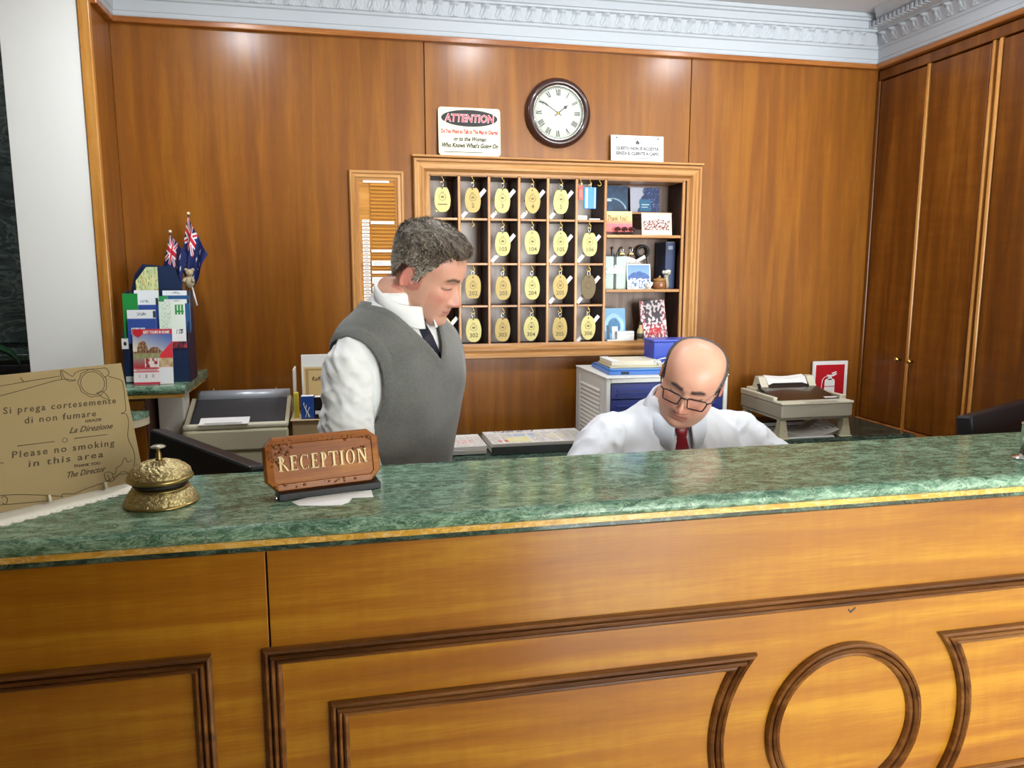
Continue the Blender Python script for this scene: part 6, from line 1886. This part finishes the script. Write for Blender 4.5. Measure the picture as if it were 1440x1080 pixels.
# right arm (towards the camera) hangs with a bent elbow, left arm likewise on the far side
arm_r = [T1p(.135, .020, .430), T1p(.174, .022, .385), T1p(.182, .022, .18), T1p(.19, .11, .02), T1p(.17, .215, -.035)]
arm_l = [T1p(-.135, .020, .430), T1p(-.190, .015, .385), T1p(-.19, -.085, .18), T1p(-.18, -.08, .0), T1p(-.17, -.05, -.10)]
ar = [.040, .046, .042, .037, .027]
fw1 = T1.to_3x3() @ Vector((0, 1, 0)); dn1 = Vector((0, 0, -1)); rt1 = T1.to_3x3() @ Vector((1, 0, 0))
leg = lambda s_: ([T1p(s_ * .085, 0, -.05), T1p(s_ * .095, .01, -.25), T1p(s_ * .095, .02, -.44), T1p(s_ * .095, .0, -.62), T1p(s_ * .095, -.015, -.80)], [.085, .075, .055, .052, .038], fw1)
sl = [.048, .064, .069, .060, .045]
def wr1(p, n):
    v = Vector(p); q = T1.inverted() @ v
    arm = sstep(.15, .19, abs(q.x))
    rg = lambda a, b, c: 1 - 2.4 * abs(mnoise.noise(Vector((a, b, c))))
    w_ = .002 * mnoise.noise(v * 16) + (.0062 * rg((v.x + v.y) * 9 + v.z * 8, v.z * 19 - v.x * 12, 3) + .0042 * rg(v.z * 14 - v.y * 10, (v.x - v.y) * 22 + v.z * 20, 9) + .0022 * rg(v.x * 40 + v.z * 30, v.z * 34 - v.y * 26, 1)) * arm
    return w_
man1, R1 = make_person('man standing in a grey sleeveless pullover over a white shirt, looking down', (P1.x, P1.y, 0), T1, tp1, H1, hp1,
    [(arm_r, ar, fw1 * .8 + dn1 * .4, dn1 * .8 - rt1 * .5, 1, .5), (arm_l, ar, fw1 * .2 + dn1 * .9, rt1, -1, .5)],
    [leg(1), leg(-1)], M_SHIRT, [sl, sl], .001, wr1, 5)
hair_shell(man1, H1, hp1, thick1, 4, 9000, R1)
collar(man1, R1 @ T1 @ Matrix.Translation((0, tp1['lean'] * .42 + .012, 0)), M_SHIRT, r0=.068, zc=.583, tip=.056, flare=.020)
# pullover: a cut-out copy of the torso surface with ribbed edges
nth, nzv = 220, 190
vs = []; val = []
for k in range(nzv):
    z = -.10 + (.556 + .10) * k / (nzv - 1)
    for i in range(nth):
        th = 2 * PI * i / nth
        p = torso_point(th, z, tp1)
        x, y = p.x, p.y
        yy = y - tp1['lean'] * max(0, z - .05) ** 1.4
        front = yy > -.02
        f = 1.0
        # arm holes: an ellipse round the shoulder joint seen from the side
        e = math.sqrt(((yy + .004) / .092) ** 2 + ((z - .345) / .128) ** 2)
        arm_d = (e - 1) * .10 if abs(x) > .11 else .1
        cap = (.187 - abs(x)) if z > .40 else .1
        arm_d = max(arm_d, -.1)
        vneck = (abs(x) * 1.0 - (z - .405) * .62) * .8 if front and z > .38 else .1
        back = (.556 - z) if not front else .1
        nk = math.hypot(x, yy + .015) - .078 if z > .5 else .1
        f = min(arm_d, vneck, nk)
        val.append(f)
        rib = .0028 * (1 - sstep(.012, .016, f)) if f < .02 else 0
        wv = .003 * mnoise.noise(Vector((x * 9, yy * 9, z * 13))) + .004 * max(0, mnoise.noise(Vector((x * 5 + z * 9, yy * 6, z * 16 + 3)))) * sstep(.34, .1, z)
        vs.append(tuple(R1 @ T1 @ torso_point(th, z, tp1, .0105 + rib + wv)))
fs = [(k * nth + i, k * nth + (i + 1) % nth, (k + 1) * nth + (i + 1) % nth, (k + 1) * nth + i) for k in range(nzv - 1) for i in range(nth)]
cv, cf = clip_mesh(vs, fs, val)
me = bpy.data.meshes.new('pullover'); me.from_pydata(cv, [], cf); me.materials.append(M_VEST)
me.polygons.foreach_set('use_smooth', [True] * len(me.polygons))
pv = link('pullover', me, man1)
so = pv.modifiers.new('thickness', 'SOLIDIFY'); so.thickness = .0045; so.offset = -1
# tie in the neck of the pullover
def tie(parent, R, T, tp, col, off, zk, zend, dy=0.0):
    m = mat('tie silk ' + col, col, .35, bump=.1, bscale=600, sheen=.2)
    rings = []
    def fr(z): return torso_point(0, z, tp).y
    for (z, w_, d_, e_) in ((zk + .004, .015, .010, .020), (zk - .006, .020, .014, .020), (zk - .030, .0135, .012, .018), (zk - .034, .0115, .008, .014), (zk - .038, .015, .006, .010), (zk - .07, .021, .005, .007), ((zk + zend) / 2, .030, .0045, .006), (zend, .038, .0045, .006), (zend - .035, .004, .004, .006)):
        y0 = fr(min(z, .50)) if z < .50 else fr(.50) + (fr(.5) - fr(.46)) * (z - .50) / .04 * 1.2
        y0 += dy + off + e_ - .006
        rings.append([tuple(R @ T @ Vector((w_ * math.cos(a), y0 + d_ * .5 * math.sin(a), z))) for a in np.linspace(0, 2 * PI, 16, endpoint=False)])
    return MB().rings(rings, 0, True, True).obj('tie', m, parent)
tie(man1, R1, T1, tp1, '14182c', .004, .535, .25)

# ---------------------------------------------------------------- seated man
def scalp2(th, z, y):
    a = abs(math.degrees(th))
    zt = float(np.interp(a, [0, 62, 72, 84, 100, 125, 150, 180], [-.5, -.03, .040, .066, .082, .094, .104, .110]))
    zb = float(np.interp(a, [0, 60, 70, 80, 86, 92, 104, 120, 150, 180], [.2, .06, -.008, -.018, -.010, .012, .010, -.028, -.055, -.060]))
    return sstep(-.004, .012, zt - z) * sstep(-.004, .010, z - zb)
hp2 = dict(skin='dca88c', red='cc7c68', lip='b4685c', brow='2e2420', stubble='a8846e', browk=.95, browh=.0062, ear=12, wide=1.06, jowl=.16, nose=1.12,
           hair=['2c2522', '453b36', '8a8078'], scalp=scalp2, scalpk=.75,
           grey=lambda p: min(1, max(0, .15 + .35 * sstep(.05, -.02, p[2]))),
           flow=lambda p: (0, -.8, -.45), len=lambda p: .008, lift=.1)
P2 = Vector((.945, 2.20, 0))
T2 = Matrix.Translation((P2.x, P2.y, .600)) @ facing(-6) @ Matrix.Rotation(rad(-15), 4, 'X')
H2 = Matrix.Translation((.948, 1.985, 1.215)) @ facing(-36) @ Matrix.Rotation(rad(-23), 4, 'X') @ Matrix.Rotation(rad(-19), 4, 'Y')
tp2 = dict(lean=.05, wide=1.10, belly=.035, seated=True, trap=.003)
def T2p(x, y, z): return T2 @ Vector((x, y, z))
fw2 = Vector((0, -1, 0))
# his right arm is on the photo's left
arm2r = [T2p(.13, .02, .43), Vector((.740, 2.085, 1.035)), Vector((.585, 1.945, .865)), Vector((.665, 1.80, .795)), Vector((.755, 1.70, .778))]
arm2l = [T2p(-.13, .02, .43), Vector((1.140, 2.07, 1.035)), Vector((1.275, 1.95, .865)), Vector((1.175, 1.80, .795)), Vector((1.085, 1.70, .778))]
ar2 = [.042, .050, .046, .040, .029]
leg2 = lambda s_: ([Vector((P2.x - s_ * .09, P2.y - .02, .58)), Vector((P2.x - s_ * .11, P2.y - .20, .585)), Vector((P2.x - s_ * .12, P2.y - .40, .56)), Vector((P2.x - s_ * .12, P2.y - .43, .32)), Vector((P2.x - s_ * .12, P2.y - .41, .085))], [.09, .085, .062, .055, .040], fw2)
sl2 = [.050, .066, .072, .066, .046]
def wr2(p, n):
    v = Vector(p); q = T2.inverted() @ v
    side = sstep(.10, .2, abs(q.x))
    fold = math.sin(q.x * 46 + 5 * mnoise.noise(v * 5) + q.z * 9)
    rg = lambda a, b, c: 1 - 2.4 * abs(mnoise.noise(Vector((a, b, c))))
    return .0060 * rg(v.x * 15 + v.z * 5, v.z * 7 - v.x * 6 + v.y * 5, 4) + .0045 * rg(v.x * 30 - v.z * 14, v.y * 16 + v.z * 12, 8) * side + .0035 * fold * sstep(.10, .2, abs(q.x)) * (1 - sstep(.30, .42, abs(q.x))) * sstep(.50, .42, q.z) + .003 * mnoise.noise(Vector((v.x * 20, v.y * 12, v.z * 9 + v.x * 9))) * side + .0025 * mnoise.noise(v * 30)
man2, R2 = make_person('balding man in glasses, white shirt and dark red tie sitting behind the counter', (P2.x, P2.y, 0), T2, tp2, H2, hp2,
    [(arm2r, ar2, (.45, -.85, -.05), (0, 0, 1), -1, .25), (arm2l, ar2, (-.45, -.85, -.05), (0, 0, 1), 1, .25)],
    [leg2(1), leg2(-1)], M_SHIRTB, [sl2, sl2], .006, wr2, 9)
hair_shell(man2, H2, hp2, lambda th, z, y: .0045, 21, 5200, R2)
collar(man2, R2 @ T2 @ Matrix.Translation((0, tp2['lean'] * .42 + .010, 0)), mat('pale blue collar', 'dfe6f0', .75), r0=.071, zc=.584, tip=.076, spread=17, flare=.036)
tie(man2, R2, T2, tp2, '8c1624', .010, .530, .16)
# glasses
M_FRAME = mat('dark tortoiseshell frame', '1c1212', .3, coat=.4)
m_, nt_, p_ = new_mat('spectacle lens')
out_ = [n for n in nt_.nodes if n.type == 'OUTPUT_MATERIAL'][0]
tr_ = nt_.nodes.new('ShaderNodeBsdfTransparent'); gl_ = nt_.nodes.new('ShaderNodeBsdfGlossy'); gl_.inputs['Roughness'].default_value = .03
mx_ = nt_.nodes.new('ShaderNodeMixShader'); fr_n = nt_.nodes.new('ShaderNodeFresnel'); fr_n.inputs['IOR'].default_value = 1.45
nt_.links.new(fr_n.outputs[0], mx_.inputs[0]); nt_.links.new(tr_.outputs[0], mx_.inputs[1]); nt_.links.new(gl_.outputs[0], mx_.inputs[2])
nt_.links.new(mx_.outputs[0], out_.inputs['Surface'])
M_LENS = m_
GM = R2 @ H2
gx, gy, gz = .0345, .1055, -.0055
fr = MB(); lens_polys = []
for s_ in (-1, 1):
    pl = []
    for (cx_, cz_, a0_) in ((.020, .009, 0), (-.019, .008, 90), (-.015, -.010, 180), (.016, -.010, 270)):
        for q in np.linspace(0, 90, 5):
            a = rad(a0_ + q); pl.append((s_ * gx + s_ * (cx_ + .0065 * math.cos(a)), gy - .006 * ((cx_) / .02) * (1 if cx_ > 0 else .2), gz + cz_ + .0065 * math.sin(a)))
    fr.tube([tuple(GM @ Vector(p)) for p in pl], .0019, 7, closed=True); lens_polys.append(pl)
    xo = s_ * (gx + .026)
    fr.tube([tuple(GM @ Vector(p)) for p in ((xo, gy - .007, gz + .011), (xo + s_ * .010, gy - .016, gz + .012), (s_ * .0815, gy - .06, gz + .016), (s_ * .0825, .0, gz + .022), (s_ * .081, -.018, gz + .012))], .0021, 7)
fr.tube([tuple(GM @ Vector(p)) for p in ((-gx + .0245, gy - .001, gz + .008), (-.006, gy + .003, gz + .0105), (.006, gy + .003, gz + .0105), (gx - .0245, gy - .001, gz + .008))], .0022, 7)
go = fr.obj('glasses', M_FRAME, man2)
for pl in lens_polys:
    MB().add([tuple(GM @ Vector(p)) for p in pl], [tuple(range(len(pl)))]).obj('lens', M_LENS, go)
# office chair under him
t = thing('office_chair', 'black office chair that the bald man is sitting on', 'chair', (P2.x, P2.y + .02, 0))
MB().box(-.24, .24, -.24, .22, .44, .50, .025).obj('seat', M_BLACK, t)
MB().box(-.15, .15, .215, .255, .56, .93, .018, M=Matrix.Rotation(rad(-2), 4, 'X')).obj('backrest', M_BLACK, t)
MB().tube([(0, .18, .43), (0, .25, .45), (0, .255, .62)], .012, 8).obj('back_bracket', M_DARK, t)
MB().lathe([(.028, .10), (.028, .30), (.018, .30), (.018, .42)], 20).obj('column', M_CHROME, t)
for k in range(5):
    a = rad(90 + 72 * k)
    MB().tube([(0, 0, .095), (.14 * math.cos(a), .14 * math.sin(a), .085), (.26 * math.cos(a), .26 * math.sin(a), .065)], [.026, .020, .015], 8).obj('base_arm', M_DARK, t)
    MB().lathe([(.001, -.012), (.028, -.012), (.030, 0), (.028, .012), (.001, .012)], 18, M=Matrix.Translation((.26 * math.cos(a), .26 * math.sin(a), .030)) @ Matrix.Rotation(a, 4, 'Z') @ Matrix.Rotation(PI / 2, 4, 'X')).obj('wheel', M_BLACK, t)
